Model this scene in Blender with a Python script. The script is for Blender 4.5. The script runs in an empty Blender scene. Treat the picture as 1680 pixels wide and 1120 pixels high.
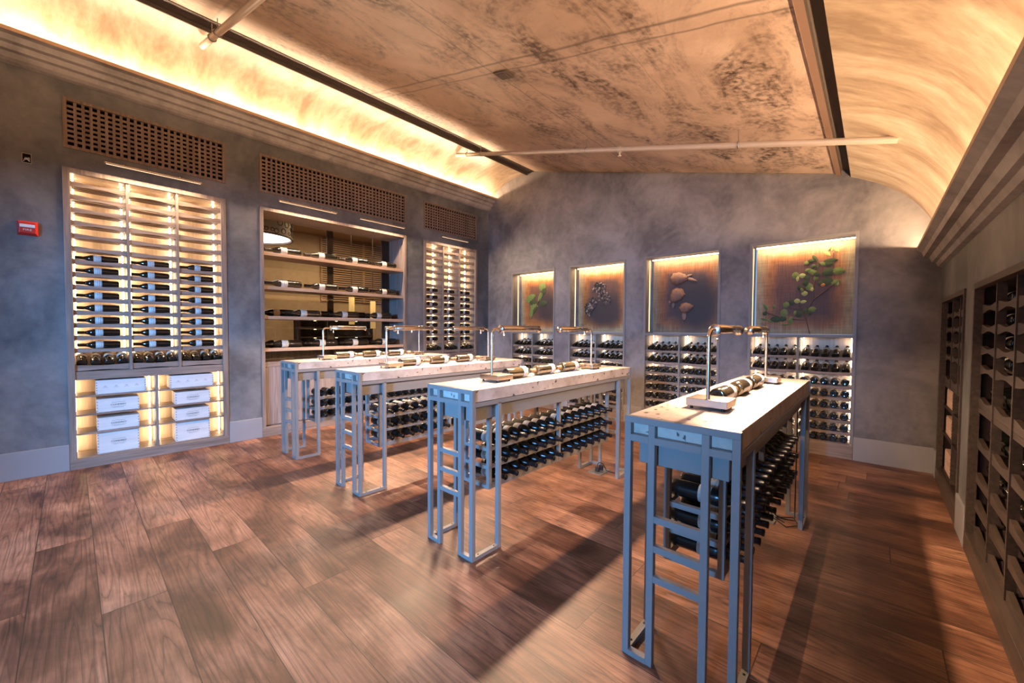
import bpy, bmesh, math, random
from mathutils import Vector, Matrix, Euler
random.seed(7)
PI = math.pi
SC = bpy.context.scene
COL = SC.collection
XL, YB, XR = -5.582, 5.469, 0.452
YF = -2.6            # front wall behind the camera

L4= [(0.424, 1.996, 0.0343, 0.04, 0, 1), (0.446, 1.954, 0.0154, 0.035, 0, 2), (0.491, 1.985, 0.0343, 0.028, 0, 2), (0.536, 1.956, 0.0343, 0.035, 20, 0), (0.575, 2.023, 0.0343, 0.025, 0, 1), (0.543, 2.045, 0.0321, 0.018, 10, 1), (0.59, 2.08, 0.025, 0.0257, 0, 0), (0.524, 2.127, 0.0257, 0.022, 20, 1), (0.568, 2.147, 0.03, 0.022, 0, 0), (0.605, 2.168, 0.0206, 0.048, 30, 0), (0.63, 2.067, 0.0129, 0.05, 0, 0), (0.595, 2.011, 0.0429, 0.028, -10, 1), (0.617, 1.945, 0.025, 0.03, 0, 1), (0.676, 2.101, 0.0321, 0.02, -35, 1), (0.744, 2.131, 0.0617, 0.026, 5, 0), (0.73, 2.095, 0.0357, 0.03, 0, 0), (0.728, 2.007, 0.0643, 0.045, 20, 0), (0.815, 2.01, 0.0571, 0.04, -5, 1), (0.719, 1.903, 0.0557, 0.05, 0, 0), (0.792, 1.887, 0.0443, 0.0326, 20, 1), (0.815, 1.871, 0.0129, 0.024, 0, 2), (0.555, 1.855, 0.0386, 0.045, 0, 1), (0.584, 1.824, 0.02, 0.025, 0, 2), (0.516, 1.778, 0.03, 0.03, 0, 2), (0.465, 1.851, 0.0214, 0.035, 0, 0), (0.491, 1.819, 0.0143, 0.03, 20, 1), (0.522, 1.898, 0.0286, 0.04, 0, 0), (0.712, 2.214, 0.0179, 0.042, 45, 2), (0.756, 2.266, 0.0103, 0.035, -20, 2), (0.781, 2.253, 0.0086, 0.032, 20, 2), (0.738, 2.263, 0.0079, 0.0257, -30, 1), (0.802, 2.241, 0.0143, 0.028, 30, 2), (0.448, 1.695, 0.03, 0.028, 0, 2), (0.506, 1.683, 0.0326, 0.02, 10, 2), (0.393, 1.682, 0.0257, 0.038, 0, 0), (0.343, 1.654, 0.0326, 0.0366, 0, 1), (0.323, 1.561, 0.0386, 0.048, 0, 1), (0.464, 1.548, 0.0429, 0.045, 0, 0), (0.434, 1.554, 0.0189, 0.03, 0, 1), (0.529, 1.577, 0.025, 0.038, 0, 0), (0.593, 1.595, 0.0386, 0.032, 0, 1), (0.57, 1.556, 0.0214, 0.03, 0, 0), (0.135, 1.635, 0.02, 0.0457, 30, 1), (0.128, 1.555, 0.024, 0.022, 0, 0), (0.221, 1.637, 0.012, 0.028, 0, 1), (0.246, 1.485, 0.062, 0.038, 0, 0), (0.308, 1.489, 0.0429, 0.033, 0, 0), (0.39, 1.468, 0.024, 0.048, 0, 1), (0.125, 1.486, 0.0429, 0.012, -10, 1), (0.18, 1.465, 0.0429, 0.0114, -30, 1), (0.339, 1.422, 0.0429, 0.0114, 0, 1), (0.661, 1.887, 0.0257, 0.03, 0, 0), (0.624, 1.989, 0.0286, 0.03, 0, 0), (0.681, 1.866, 0.0214, 0.022, 0, 3)]
S4= [[(0.574, 1.311), (0.535, 1.486), (0.479, 1.618), (0.481, 1.709)], [(0.552, 1.616), (0.602, 1.704), (0.596, 1.813), (0.61, 1.911), (0.624, 1.969)], [(0.602, 1.704), (0.751, 1.842), (0.81, 1.896)], [(0.531, 1.476), (0.389, 1.488)], [(0.268, 1.521), (0.16, 1.56), (0.132, 1.587)], [(0.763, 1.967), (0.769, 2.062), (0.769, 2.216)], [(0.479, 1.598), (0.386, 1.621), (0.326, 1.654)], [(0.624, 1.969), (0.637, 2.105), (0.604, 2.178)], [(0.504, 1.758), (0.514, 1.858)]]
L1= [(0.532, 2.109, 0.08, 0.0746, 0, 1), (0.558, 2.036, 0.06, 0.0668, 0, 0), (0.485, 1.937, 0.0395, 0.0982, -25, 1), (0.251, 1.918, 0.09, 0.0687, 0, 1), (0.316, 1.846, 0.09, 0.0589, 0, 0), (0.342, 1.771, 0.0911, 0.055, 0, 1), (0.287, 1.667, 0.0475, 0.108, -15, 1), (0.361, 1.705, 0.035, 0.0982, -30, 0), (0.204, 1.876, 0.0589, 0.0491, 0, 1), (0.307, 1.951, 0.075, 0.0471, 0, 1), (0.555, 1.816, 0.1, 0.055, 0, 0)]
S1= [[(0.418, 1.792), (0.504, 1.965), (0.552, 2.098)], [(0.418, 1.812), (0.277, 1.877)], [(0.418, 1.812), (0.356, 1.675)]]
C2= [(0.422, 2.024, 0.1139, 0.0893, 0), (0.492, 1.881, 0.0982, 0.0964, 0), (0.56, 1.809, 0.0589, 0.0804, 0), (0.306, 1.776, 0.0786, 0.1071, 30), (0.226, 1.682, 0.0688, 0.1071, 0)]
B3= [(0.403, 2.063, 0.1176, 0.0814, 0), (0.37, 1.825, 0.0869, 0.1122, -40), (0.503, 1.657, 0.0905, 0.0688, 10), (0.478, 1.535, 0.0326, 0.0611, 0), (0.569, 2.036, 0.0724, 0.0217, -20), (0.532, 2.09, 0.0452, 0.0204, 20), (0.324, 1.692, 0.0244, 0.0452, 0), (0.285, 1.742, 0.0271, 0.0217, 0)]

# ------------------------------------------------------------------ helpers
class MB:
    """collects geometry for ONE mesh object"""
    def __init__(s): s.v = []; s.f = []; s.m = []; s.sm = []
    def add(s, vs, fs, mi=0, smooth=False):
        o = len(s.v); s.v += [tuple(v) for v in vs]
        for f in fs:
            s.f.append([i + o for i in f]); s.m.append(mi); s.sm.append(smooth)
        return s
    def box(s, x0, x1, y0, y1, z0, z1, mi=0):
        if x0 > x1: x0, x1 = x1, x0
        if y0 > y1: y0, y1 = y1, y0
        if z0 > z1: z0, z1 = z1, z0
        vs = [(x0,y0,z0),(x1,y0,z0),(x1,y1,z0),(x0,y1,z0),(x0,y0,z1),(x1,y0,z1),(x1,y1,z1),(x0,y1,z1)]
        return s.add(vs, [(3,2,1,0),(4,5,6,7),(0,1,5,4),(1,2,6,5),(2,3,7,6),(3,0,4,7)], mi)
    def prism(s, poly, y0, y1, mi=0, axis='y'):
        """poly of (a,b) extruded; axis y: (a,y,b)"""
        n = len(poly); A = []; B = []
        for a, b in poly:
            if axis == 'y': A.append((a, y0, b)); B.append((a, y1, b))
            elif axis == 'x': A.append((y0, a, b)); B.append((y1, a, b))
            else: A.append((a, b, y0)); B.append((a, b, y1))
        fs = [tuple(range(n)), tuple(range(2*n-1, n-1, -1))]
        fs += [(i, i+n, (i+1) % n + n, (i+1) % n) for i in range(n)]
        return s.add(A + B, fs, mi)
    def tube(s, pts, r, n=10, mi=0, cap=True):
        pts = [Vector(p) for p in pts]; rings = []
        up = None
        for i, p in enumerate(pts):
            if i == 0: t = pts[1] - p
            elif i == len(pts)-1: t = p - pts[i-1]
            else: t = (pts[i+1]-p).normalized() + (p-pts[i-1]).normalized()
            t.normalize()
            if up is None:
                up = Vector((0,0,1)) if abs(t.z) < .9 else Vector((1,0,0))
            a = t.cross(up).normalized(); b = t.cross(a).normalized(); up = a.cross(t).normalized() if True else up
            rr = r[i] if isinstance(r, (list, tuple)) else r
            rings.append([p + a*math.cos(2*PI*k/n)*rr + b*math.sin(2*PI*k/n)*rr for k in range(n)])
        vs = [v for R in rings for v in R]; fs = []
        for i in range(len(pts)-1):
            for k in range(n):
                fs.append((i*n+k, i*n+(k+1) % n, (i+1)*n+(k+1) % n, (i+1)*n+k))
        s.add(vs, fs, mi, True)
        if cap:
            o = len(s.v)
            s.add(rings[0], [tuple(range(n-1, -1, -1))], mi); s.add(rings[-1], [tuple(range(n))], mi)
        return s
    def lathe(s, prof, n=16, mi=0, axis='y', c=(0,0,0)):
        """prof list of (r, h) around axis through c"""
        vs = []; fs = []
        for r, h in prof:
            for k in range(n):
                a = 2*PI*k/n; u = r*math.cos(a); w = r*math.sin(a)
                if axis == 'y': p = (u, h, w)
                elif axis == 'z': p = (u, w, h)
                else: p = (h, u, w)
                vs.append((p[0]+c[0], p[1]+c[1], p[2]+c[2]))
        for i in range(len(prof)-1):
            for k in range(n):
                fs.append((i*n+k, i*n+(k+1) % n, (i+1)*n+(k+1) % n, (i+1)*n+k))
        s.add(vs, fs, mi, True)
        return s
    def build(s, name, mats, parent=None, bevel=0):
        me = bpy.data.meshes.new(name); me.from_pydata(s.v, [], s.f)
        if not isinstance(mats, (list, tuple)): mats = [mats]
        for m in mats: me.materials.append(m)
        me.polygons.foreach_set('material_index', s.m)
        me.polygons.foreach_set('use_smooth', s.sm)
        bm = bmesh.new(); bm.from_mesh(me); bmesh.ops.recalc_face_normals(bm, faces=bm.faces); bm.to_mesh(me); bm.free()
        o = bpy.data.objects.new(name, me); COL.objects.link(o)
        if parent is not None: o.parent = parent
        if bevel:
            b = o.modifiers.new('bevel', 'BEVEL'); b.width = bevel; b.segments = 2; b.limit_method = 'ANGLE'
        return o

def tag(o, label=None, cat=None, group=None, kind=None):
    if label: o['label'] = label
    if cat: o['category'] = cat
    if group: o['group'] = group
    if kind: o['kind'] = kind
    return o
def empty(name, loc=(0,0,0), rz=0.0):
    o = bpy.data.objects.new(name, None); COL.objects.link(o); o.location = loc; o.rotation_euler = (0,0,rz)
    o.empty_display_size = .1
    return o
def M_of(o): return Matrix.Translation(o.location) @ o.rotation_euler.to_matrix().to_4x4()
def copy_tree(o, parent=None):
    c = o.copy(); COL.objects.link(c)
    if parent is not None: c.parent = parent
    for ch in list(o.children): copy_tree(ch, c)
    return c
ORD = ['first','second','third','fourth','fifth','sixth','seventh','eighth','ninth','tenth','eleventh','twelfth','thirteenth','fourteenth','fifteenth']

# ------------------------------------------------------------------ materials
def mat(name):
    m = bpy.data.materials.new(name); m.use_nodes = True
    return m, m.node_tree, m.node_tree.nodes['Principled BSDF']
def N(nt, t, **kw):
    n = nt.nodes.new(t)
    for k, v in kw.items():
        if k in n.inputs.keys(): n.inputs[k].default_value = v
        else: setattr(n, k, v)
    return n
def simple(name, col, rough=.5, metal=0, spec=.5, var=0.0, scale=20, bump=0.0, coat=0):
    m, nt, p = mat(name)
    p.inputs['Base Color'].default_value = (*col, 1); p.inputs['Roughness'].default_value = rough
    p.inputs['Metallic'].default_value = metal; p.inputs['Specular IOR Level'].default_value = spec
    if coat: p.inputs['Coat Weight'].default_value = coat
    if var:
        tc = N(nt, 'ShaderNodeTexCoord'); no = N(nt, 'ShaderNodeTexNoise', Scale=scale, Detail=6.0)
        nt.links.new(tc.outputs['Object'], no.inputs['Vector'])
        mx = N(nt, 'ShaderNodeMix', data_type='RGBA')
        mx.inputs[6].default_value = (*[c*(1-var) for c in col], 1); mx.inputs[7].default_value = (*[min(1, c*(1+var)) for c in col], 1)
        nt.links.new(no.outputs['Fac'], mx.inputs[0]); nt.links.new(mx.outputs[2], p.inputs['Base Color'])
        if bump:
            b = N(nt, 'ShaderNodeBump', Strength=bump, Distance=.01)
            nt.links.new(no.outputs['Fac'], b.inputs['Height']); nt.links.new(b.outputs['Normal'], p.inputs['Normal'])
    return m
def emis(name, col, strength):
    m, nt, p = mat(name)
    p.inputs['Base Color'].default_value = (*col, 1)
    p.inputs['Emission Color'].default_value = (*col, 1); p.inputs['Emission Strength'].default_value = strength
    return m
def ramp(nt, stops):
    r = nt.nodes.new('ShaderNodeValToRGB'); e = r.color_ramp.elements
    while len(e) < len(stops): e.new(.5)
    for i, (p, c) in enumerate(stops):
        e[i].position = p; e[i].color = (*c, 1) if len(c) == 3 else c
    return r
def plaster(name, cols, scale=1.2, rough=.55, stretch=(1,1,1), bump=.15):
    m, nt, p = mat(name)
    tc = N(nt, 'ShaderNodeTexCoord'); mp = N(nt, 'ShaderNodeMapping'); mp.inputs['Scale'].default_value = stretch
    nt.links.new(tc.outputs['Object'], mp.inputs['Vector'])
    n1 = N(nt, 'ShaderNodeTexNoise', Scale=scale, Detail=9.0, Roughness=.62, Distortion=.5)
    n2 = N(nt, 'ShaderNodeTexNoise', Scale=scale*9, Detail=6.0, Roughness=.6)
    nt.links.new(mp.outputs[0], n1.inputs['Vector']); nt.links.new(mp.outputs[0], n2.inputs['Vector'])
    ma = N(nt, 'ShaderNodeMath', operation='MULTIPLY_ADD'); ma.inputs[1].default_value = .22; 
    nt.links.new(n2.outputs['Fac'], ma.inputs[0])
    sb = N(nt, 'ShaderNodeMath', operation='ADD'); sb.inputs[1].default_value = -.11
    nt.links.new(n1.outputs['Fac'], sb.inputs[0]); nt.links.new(sb.outputs[0], ma.inputs[2])
    r = ramp(nt, [(.36, cols[0]), (.5, cols[1]), (.66, cols[2])])
    nt.links.new(ma.outputs[0], r.inputs[0]); nt.links.new(r.outputs[0], p.inputs['Base Color'])
    p.inputs['Roughness'].default_value = rough
    b = N(nt, 'ShaderNodeBump', Strength=bump, Distance=.02)
    nt.links.new(ma.outputs[0], b.inputs['Height']); nt.links.new(b.outputs['Normal'], p.inputs['Normal'])
    return m
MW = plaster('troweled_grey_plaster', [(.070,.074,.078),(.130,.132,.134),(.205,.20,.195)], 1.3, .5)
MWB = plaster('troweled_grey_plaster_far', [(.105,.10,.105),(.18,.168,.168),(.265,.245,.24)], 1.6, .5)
MVAULT = plaster('vault_plaster', [(.30,.215,.14),(.46,.35,.24),(.64,.54,.41)], 2.2, .33, (.55,1.5,.55), .12)
MCROWN = plaster('crown_plaster', [(.24,.215,.20),(.35,.32,.30),(.46,.42,.39)], 2.5, .5)
MBASE = simple('grey_plinth', (.27,.265,.27), .45, var=.12, scale=3)
MDARK = simple('dark_channel_metal', (.085,.062,.05), .6)
MSLOT = simple('brown_slot_edge', (.26,.16,.11), .6)
MLIP = simple('bronze_lip', (.50,.33,.22), .45, var=.1)

def ceiling_mat():
    m, nt, p = mat('rough_board_concrete')
    tc = N(nt, 'ShaderNodeTexCoord'); L = nt.links.new
    n1 = N(nt, 'ShaderNodeTexNoise', Scale=.75, Detail=12.0, Roughness=.68, Distortion=.8)
    mp = N(nt, 'ShaderNodeMapping'); mp.inputs['Scale'].default_value = (1.7, .9, 1.7)
    L(tc.outputs['Object'], mp.inputs['Vector'])
    n2 = N(nt, 'ShaderNodeTexNoise', Scale=1.3, Detail=12.0, Roughness=.72, Distortion=.6)
    n3 = N(nt, 'ShaderNodeTexNoise', Scale=22.0, Detail=6.0)
    L(tc.outputs['Object'], n1.inputs['Vector']); L(mp.outputs[0], n2.inputs['Vector']); L(tc.outputs['Object'], n3.inputs['Vector'])
    base = ramp(nt, [(.3,(.38,.26,.19)),(.5,(.60,.44,.335)),(.7,(.80,.62,.49))])
    L(n1.outputs['Fac'], base.inputs[0])
    st = ramp(nt, [(.46,(0,0,0)),(.62,(1,1,1))])
    L(n2.outputs['Fac'], st.inputs[0])
    mm = N(nt, 'ShaderNodeMath', operation='MULTIPLY')
    st3 = ramp(nt, [(.36,(.25,.25,.25)),(.60,(1,1,1))]); L(n3.outputs['Fac'], st3.inputs[0])
    L(st.outputs[0], mm.inputs[0]); L(st3.outputs[0], mm.inputs[1])
    mx = N(nt, 'ShaderNodeMix', data_type='RGBA'); mx.inputs[7].default_value = (.085,.055,.04,1)
    L(mm.outputs[0], mx.inputs[0]); L(base.outputs[0], mx.inputs[6])
    # seams: two across (y) and two along (x)
    sx = N(nt, 'ShaderNodeSeparateXYZ'); L(tc.outputs['Object'], sx.inputs[0])
    cur = mx.outputs[2]
    wob = N(nt, 'ShaderNodeTexNoise', Scale=3.0, Detail=3.0); L(tc.outputs['Object'], wob.inputs['Vector'])
    for comp, pos, w, k in ((1,2.41,.02,.75),(1,2.53,.014,.7),(0,-2.34,.012,.5),(0,-2.52,.014,.6),(1,.9,.02,.6),(0,-1.3,.008,.3)):
        a = N(nt, 'ShaderNodeMath', operation='ADD'); a.inputs[1].default_value = -pos; L(sx.outputs[comp], a.inputs[0])
        wv = N(nt, 'ShaderNodeMath', operation='MULTIPLY_ADD'); wv.inputs[1].default_value = .05; 
        L(wob.outputs['Fac'], wv.inputs[0]); L(a.outputs[0], wv.inputs[2])
        wo = N(nt, 'ShaderNodeMath', operation='ADD'); wo.inputs[1].default_value = -.025; L(wv.outputs[0], wo.inputs[0])
        ab = N(nt, 'ShaderNodeMath', operation='ABSOLUTE'); L(wo.outputs[0], ab.inputs[0])
        lt = N(nt, 'ShaderNodeMapRange'); lt.inputs['From Min'].default_value = 0; lt.inputs['From Max'].default_value = w
        lt.inputs['To Min'].default_value = k; lt.inputs['To Max'].default_value = 0; L(ab.outputs[0], lt.inputs[0])
        x2 = N(nt, 'ShaderNodeMix', data_type='RGBA'); x2.inputs[7].default_value = (.09,.07,.055,1)
        L(lt.outputs[0], x2.inputs[0]); L(cur, x2.inputs[6]); cur = x2.outputs[2]
    L(cur, p.inputs['Base Color'])
    p.inputs['Roughness'].default_value = .42
    b = N(nt, 'ShaderNodeBump', Strength=.3, Distance=.02); L(n2.outputs['Fac'], b.inputs['Height']); L(b.outputs['Normal'], p.inputs['Normal'])
    return m
MCEIL = ceiling_mat()

def floor_mat():
    m, nt, p = mat('wide_oak_planks'); L = nt.links.new
    tc = N(nt, 'ShaderNodeTexCoord'); sx = N(nt, 'ShaderNodeSeparateXYZ'); L(tc.outputs['Object'], sx.inputs[0])
    def math_(op, a, b=None, c=None):
        n = N(nt, 'ShaderNodeMath', operation=op)
        for i, v in enumerate((a, b, c)):
            if v is None: continue
            if isinstance(v, (int, float)): n.inputs[i].default_value = v
            else: L(v, n.inputs[i])
        return n.outputs[0]
    W = .2385; LEN = 2.3
    yy = math_('DIVIDE', math_('ADD', sx.outputs[1], -.073), W)
    row = math_('FLOOR', yy); fy = math_('FRACT', yy)
    wn = N(nt, 'ShaderNodeTexWhiteNoise', noise_dimensions='1D'); L(row, wn.inputs['W'])
    xx = math_('ADD', math_('DIVIDE', sx.outputs[0], LEN), math_('MULTIPLY', wn.outputs['Value'], 3.7))
    colm = math_('FLOOR', xx); fx = math_('FRACT', xx)
    idn = N(nt, 'ShaderNodeCombineXYZ'); L(row, idn.inputs[0]); L(colm, idn.inputs[1])
    w2 = N(nt, 'ShaderNodeTexWhiteNoise', noise_dimensions='3D'); L(idn.outputs[0], w2.inputs['Vector'])
    # grain coordinates: stretched along x, shifted per plank
    cmb = N(nt, 'ShaderNodeCombineXYZ')
    L(math_('ADD', math_('MULTIPLY', sx.outputs[0], .55), math_('MULTIPLY', w2.outputs['Value'], 57.)), cmb.inputs[0])
    L(math_('ADD', math_('MULTIPLY', sx.outputs[1], 8.5), math_('MULTIPLY', w2.outputs['Value'], 31.)), cmb.inputs[1])
    g1 = N(nt, 'ShaderNodeTexNoise', Scale=1.0, Detail=2.5, Roughness=.45, Distortion=.15); L(cmb.outputs[0], g1.inputs['Vector'])
    rings = math_('FRACT', math_('MULTIPLY', g1.outputs['Fac'], 13.0))
    tri = math_('ABSOLUTE', math_('ADD', rings, -.5))
    rg = ramp(nt, [(.0,(.34,.34,.34)),(.08,(.74,.74,.74)),(.5,(1.10,1.10,1.10))]); L(tri, rg.inputs[0])
    fine = N(nt, 'ShaderNodeCombineXYZ'); L(math_('MULTIPLY', sx.outputs[0], 6.), fine.inputs[0]); L(math_('MULTIPLY', sx.outputs[1], 130.), fine.inputs[1])
    g2 = N(nt, 'ShaderNodeTexNoise', Scale=1.0, Detail=5.0, Roughness=.6); L(fine.outputs[0], g2.inputs['Vector'])
    g3 = N(nt, 'ShaderNodeTexNoise', Scale=1.6, Detail=8.0, Roughness=.6, Distortion=.4); 
    cm3 = N(nt, 'ShaderNodeCombineXYZ'); L(math_('ADD', sx.outputs[0], math_('MULTIPLY', w2.outputs['Value'], 13.)), cm3.inputs[0]); L(math_('MULTIPLY', sx.outputs[1], 1.8), cm3.inputs[1])
    L(cm3.outputs[0], g3.inputs['Vector'])
    base = ramp(nt, [(.0,(.062,.025,.014)),(.33,(.145,.060,.032)),(.62,(.255,.117,.065)),(1.,(.42,.215,.125))])
    v = math_('MULTIPLY_ADD', g3.outputs['Fac'], 2.6, math_('MULTIPLY_ADD', w2.outputs['Value'], .42, -.98)); L(v, base.inputs[0])
    mu = N(nt, 'ShaderNodeMix', data_type='RGBA', blend_type='MULTIPLY'); mu.inputs[0].default_value = .85
    L(base.outputs[0], mu.inputs[6]); L(rg.outputs[0], mu.inputs[7])
    fr = ramp(nt, [(.3,(.5,.5,.5)),(.62,(1.15,1.15,1.15))]); L(g2.outputs['Fac'], fr.inputs[0])
    mu2 = N(nt, 'ShaderNodeMix', data_type='RGBA', blend_type='MULTIPLY'); mu2.inputs[0].default_value = .8
    L(mu.outputs[2], mu2.inputs[6]); L(fr.outputs[0], mu2.inputs[7])
    # knots
    kn = N(nt, 'ShaderNodeTexVoronoi', Scale=1.5); km = N(nt, 'ShaderNodeMapping'); km.inputs['Scale'].default_value = (1.,2.2,1.)
    wq = N(nt, 'ShaderNodeTexNoise', Scale=9.0, Detail=4.0); L(tc.outputs['Object'], wq.inputs['Vector'])
    mxv = N(nt, 'ShaderNodeMix', data_type='VECTOR'); mxv.inputs[0].default_value = .06
    L(tc.outputs['Object'], mxv.inputs[4]); L(wq.outputs['Color'], mxv.inputs[5]); L(mxv.outputs[1], km.inputs['Vector']); L(km.outputs[0], kn.inputs['Vector'])
    kr = ramp(nt, [(.0,(.12,.12,.12)),(.04,(.3,.3,.3)),(.16,(1,1,1))]); L(kn.outputs['Distance'], kr.inputs[0])
    mu3 = N(nt, 'ShaderNodeMix', data_type='RGBA', blend_type='MULTIPLY'); mu3.inputs[0].default_value = 1
    L(mu2.outputs[2], mu3.inputs[6]); L(kr.outputs[0], mu3.inputs[7])
    # joints
    ey = math_('MINIMUM', fy, math_('SUBTRACT', 1, fy)); ex = math_('MINIMUM', fx, math_('SUBTRACT', 1, fx))
    jy = math_('LESS_THAN', math_('MULTIPLY', ey, W), .0022); jx = math_('LESS_THAN', math_('MULTIPLY', ex, LEN), .0022)
    j = math_('MAXIMUM', jy, jx)
    mu4 = N(nt, 'ShaderNodeMix', data_type='RGBA'); mu4.inputs[7].default_value = (.02,.012,.008,1)
    L(math_('MULTIPLY', j, .85), mu4.inputs[0]); L(mu3.outputs[2], mu4.inputs[6])
    L(mu4.outputs[2], p.inputs['Base Color'])
    rr = math_('MULTIPLY_ADD', g2.outputs['Fac'], .2, .36); L(rr, p.inputs['Roughness'])
    b = N(nt, 'ShaderNodeBump', Strength=.22, Distance=.004)
    hh = math_('SUBTRACT', math_('MULTIPLY_ADD', g2.outputs['Fac'], .6, math_('MULTIPLY', tri, .6)), math_('MULTIPLY', j, 1.5)); L(hh, b.inputs['Height'])
    L(b.outputs['Normal'], p.inputs['Normal'])
    return m
MFLOOR = floor_mat()

def wood(name, c0, c1, axis=2, rough=.5):
    m, nt, p = mat(name); L = nt.links.new
    tc = N(nt, 'ShaderNodeTexCoord'); mp = N(nt, 'ShaderNodeMapping')
    s = [45., 45., 45.]; s[axis] = 2.5; mp.inputs['Scale'].default_value = s
    L(tc.outputs['Object'], mp.inputs['Vector'])
    n = N(nt, 'ShaderNodeTexNoise', Scale=1.0, Detail=5.0, Distortion=.4); L(mp.outputs[0], n.inputs['Vector'])
    r = ramp(nt, [(.3, c0), (.7, c1)]); L(n.outputs['Fac'], r.inputs[0]); L(r.outputs[0], p.inputs['Base Color'])
    p.inputs['Roughness'].default_value = rough
    return m
MWOODH = wood('grey_brown_oak_horizontal', (.16,.115,.09), (.30,.225,.18), 0)
MWOODV = wood('grey_brown_oak_vertical', (.15,.11,.09), (.28,.215,.175), 2)
MBACK = wood('pale_back_panel', (.56,.44,.33), (.74,.60,.46), 2, .35)
MSHELF = wood('warm_shelf_oak', (.34,.21,.13), (.52,.35,.23), 0, .35)
MGRILLE = wood('grille_wood', (.13,.085,.06), (.24,.165,.12), 2)
MPANELV = wood('cabinet_panel_oak', (.17,.13,.11), (.31,.25,.22), 2)
MDWOOD = wood('dark_walnut', (.020,.013,.014), (.042,.028,.028), 2, .45)
MDSLAT = wood('umber_slat', (.040,.029,.023), (.085,.060,.046), 0, .45)
MDWOOD.node_tree.nodes['Principled BSDF'].inputs['Specular IOR Level'].default_value = .12
MBLACK = simple('black_void', (.006,.005,.005), .9, spec=.1)  # near-black fill in place of the dark hollows of grilles and junction box
MSTEEL = simple('grey_painted_steel', (.205,.195,.185), .42, 0, .5, var=.06, scale=6)
MSTEELD = simple('mullion_steel', (.20,.19,.19), .45)
MNICKEL = simple('brushed_nickel', (.72,.62,.52), .26, 1)
MBOTTLE = simple('dark_bottle_glass', (.006,.007,.006), .07, 0, .8)
MBOTTLER = simple('black_bottle_glass', (.006,.006,.006), .24, 0, .4)
MBOTTLEG = simple('olive_bottle_glass', (.030,.024,.014), .06, 0, .9, coat=.5)
MCAPS = simple('black_foil_capsule', (.012,.010,.012), .3, 0, .5)
MCAPSR = simple('bronze_foil_capsule', (.20,.13,.08), .3, .6)
MRED = simple('alarm_red', (.55,.025,.02), .35)
MWHITE = simple('white_plastic', (.8,.8,.78), .4)
MPIPE = simple('painted_pipe', (.62,.52,.42), .4, .3, var=.08)
MCORD = simple('black_rubber', (.01,.01,.01), .5)
MGREY = simple('outlet_cover', (.35,.33,.3), .35, .8)
MINK = simple('brand_ink', (.05,.045,.05), .7)
MLED = emis('warm_led_strip', (1.0,.72,.44), 20.0)
MLEDR = emis('warm_led_strip_back_wall', (1.0,.74,.50), 16.0)
MBULB = emis('lamp_tube_glow', (1.0,.80,.58), 30.0)
MPIC = emis('picture_light_glow', (1.0,.74,.48), .7)
MART = emis('art_niche_strip', (1.0,.62,.30), 6.0)
MARTS = emis('art_niche_edge_glow', (1.0,.62,.30), 1.6)
MCHG = emis('chandelier_glow', (.92,.88,1.0), 7.0)
MBARG = emis('recess_bar_glow', (.9,.62,.25), .45)

def label_mat(name, base):
    m, nt, p = mat(name); L = nt.links.new
    tc = N(nt, 'ShaderNodeTexCoord'); sx = N(nt, 'ShaderNodeSeparateXYZ'); L(tc.outputs['Object'], sx.inputs[0])
    w = N(nt, 'ShaderNodeTexWave', Scale=22.0, Distortion=3.0, Detail=2.0); w.bands_direction = 'Y'; w.inputs['Detail Scale'].default_value = 9
    L(tc.outputs['Object'], w.inputs['Vector'])
    r = ramp(nt, [(.0, (.25,.22,.22)), (.22, base), (1, base)]); L(w.outputs['Fac'], r.inputs[0]); L(r.outputs[0], p.inputs['Base Color'])
    p.inputs['Roughness'].default_value = .6
    return m
MLABEL = label_mat('ivory_paper_label', (.72,.70,.66))
MLABELD = label_mat('beige_paper_label', (.36,.32,.27))  # darker grey-beige label tone for the rack bottles
MLABELC = label_mat('cream_paper_label', (.70,.64,.50))

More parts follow.
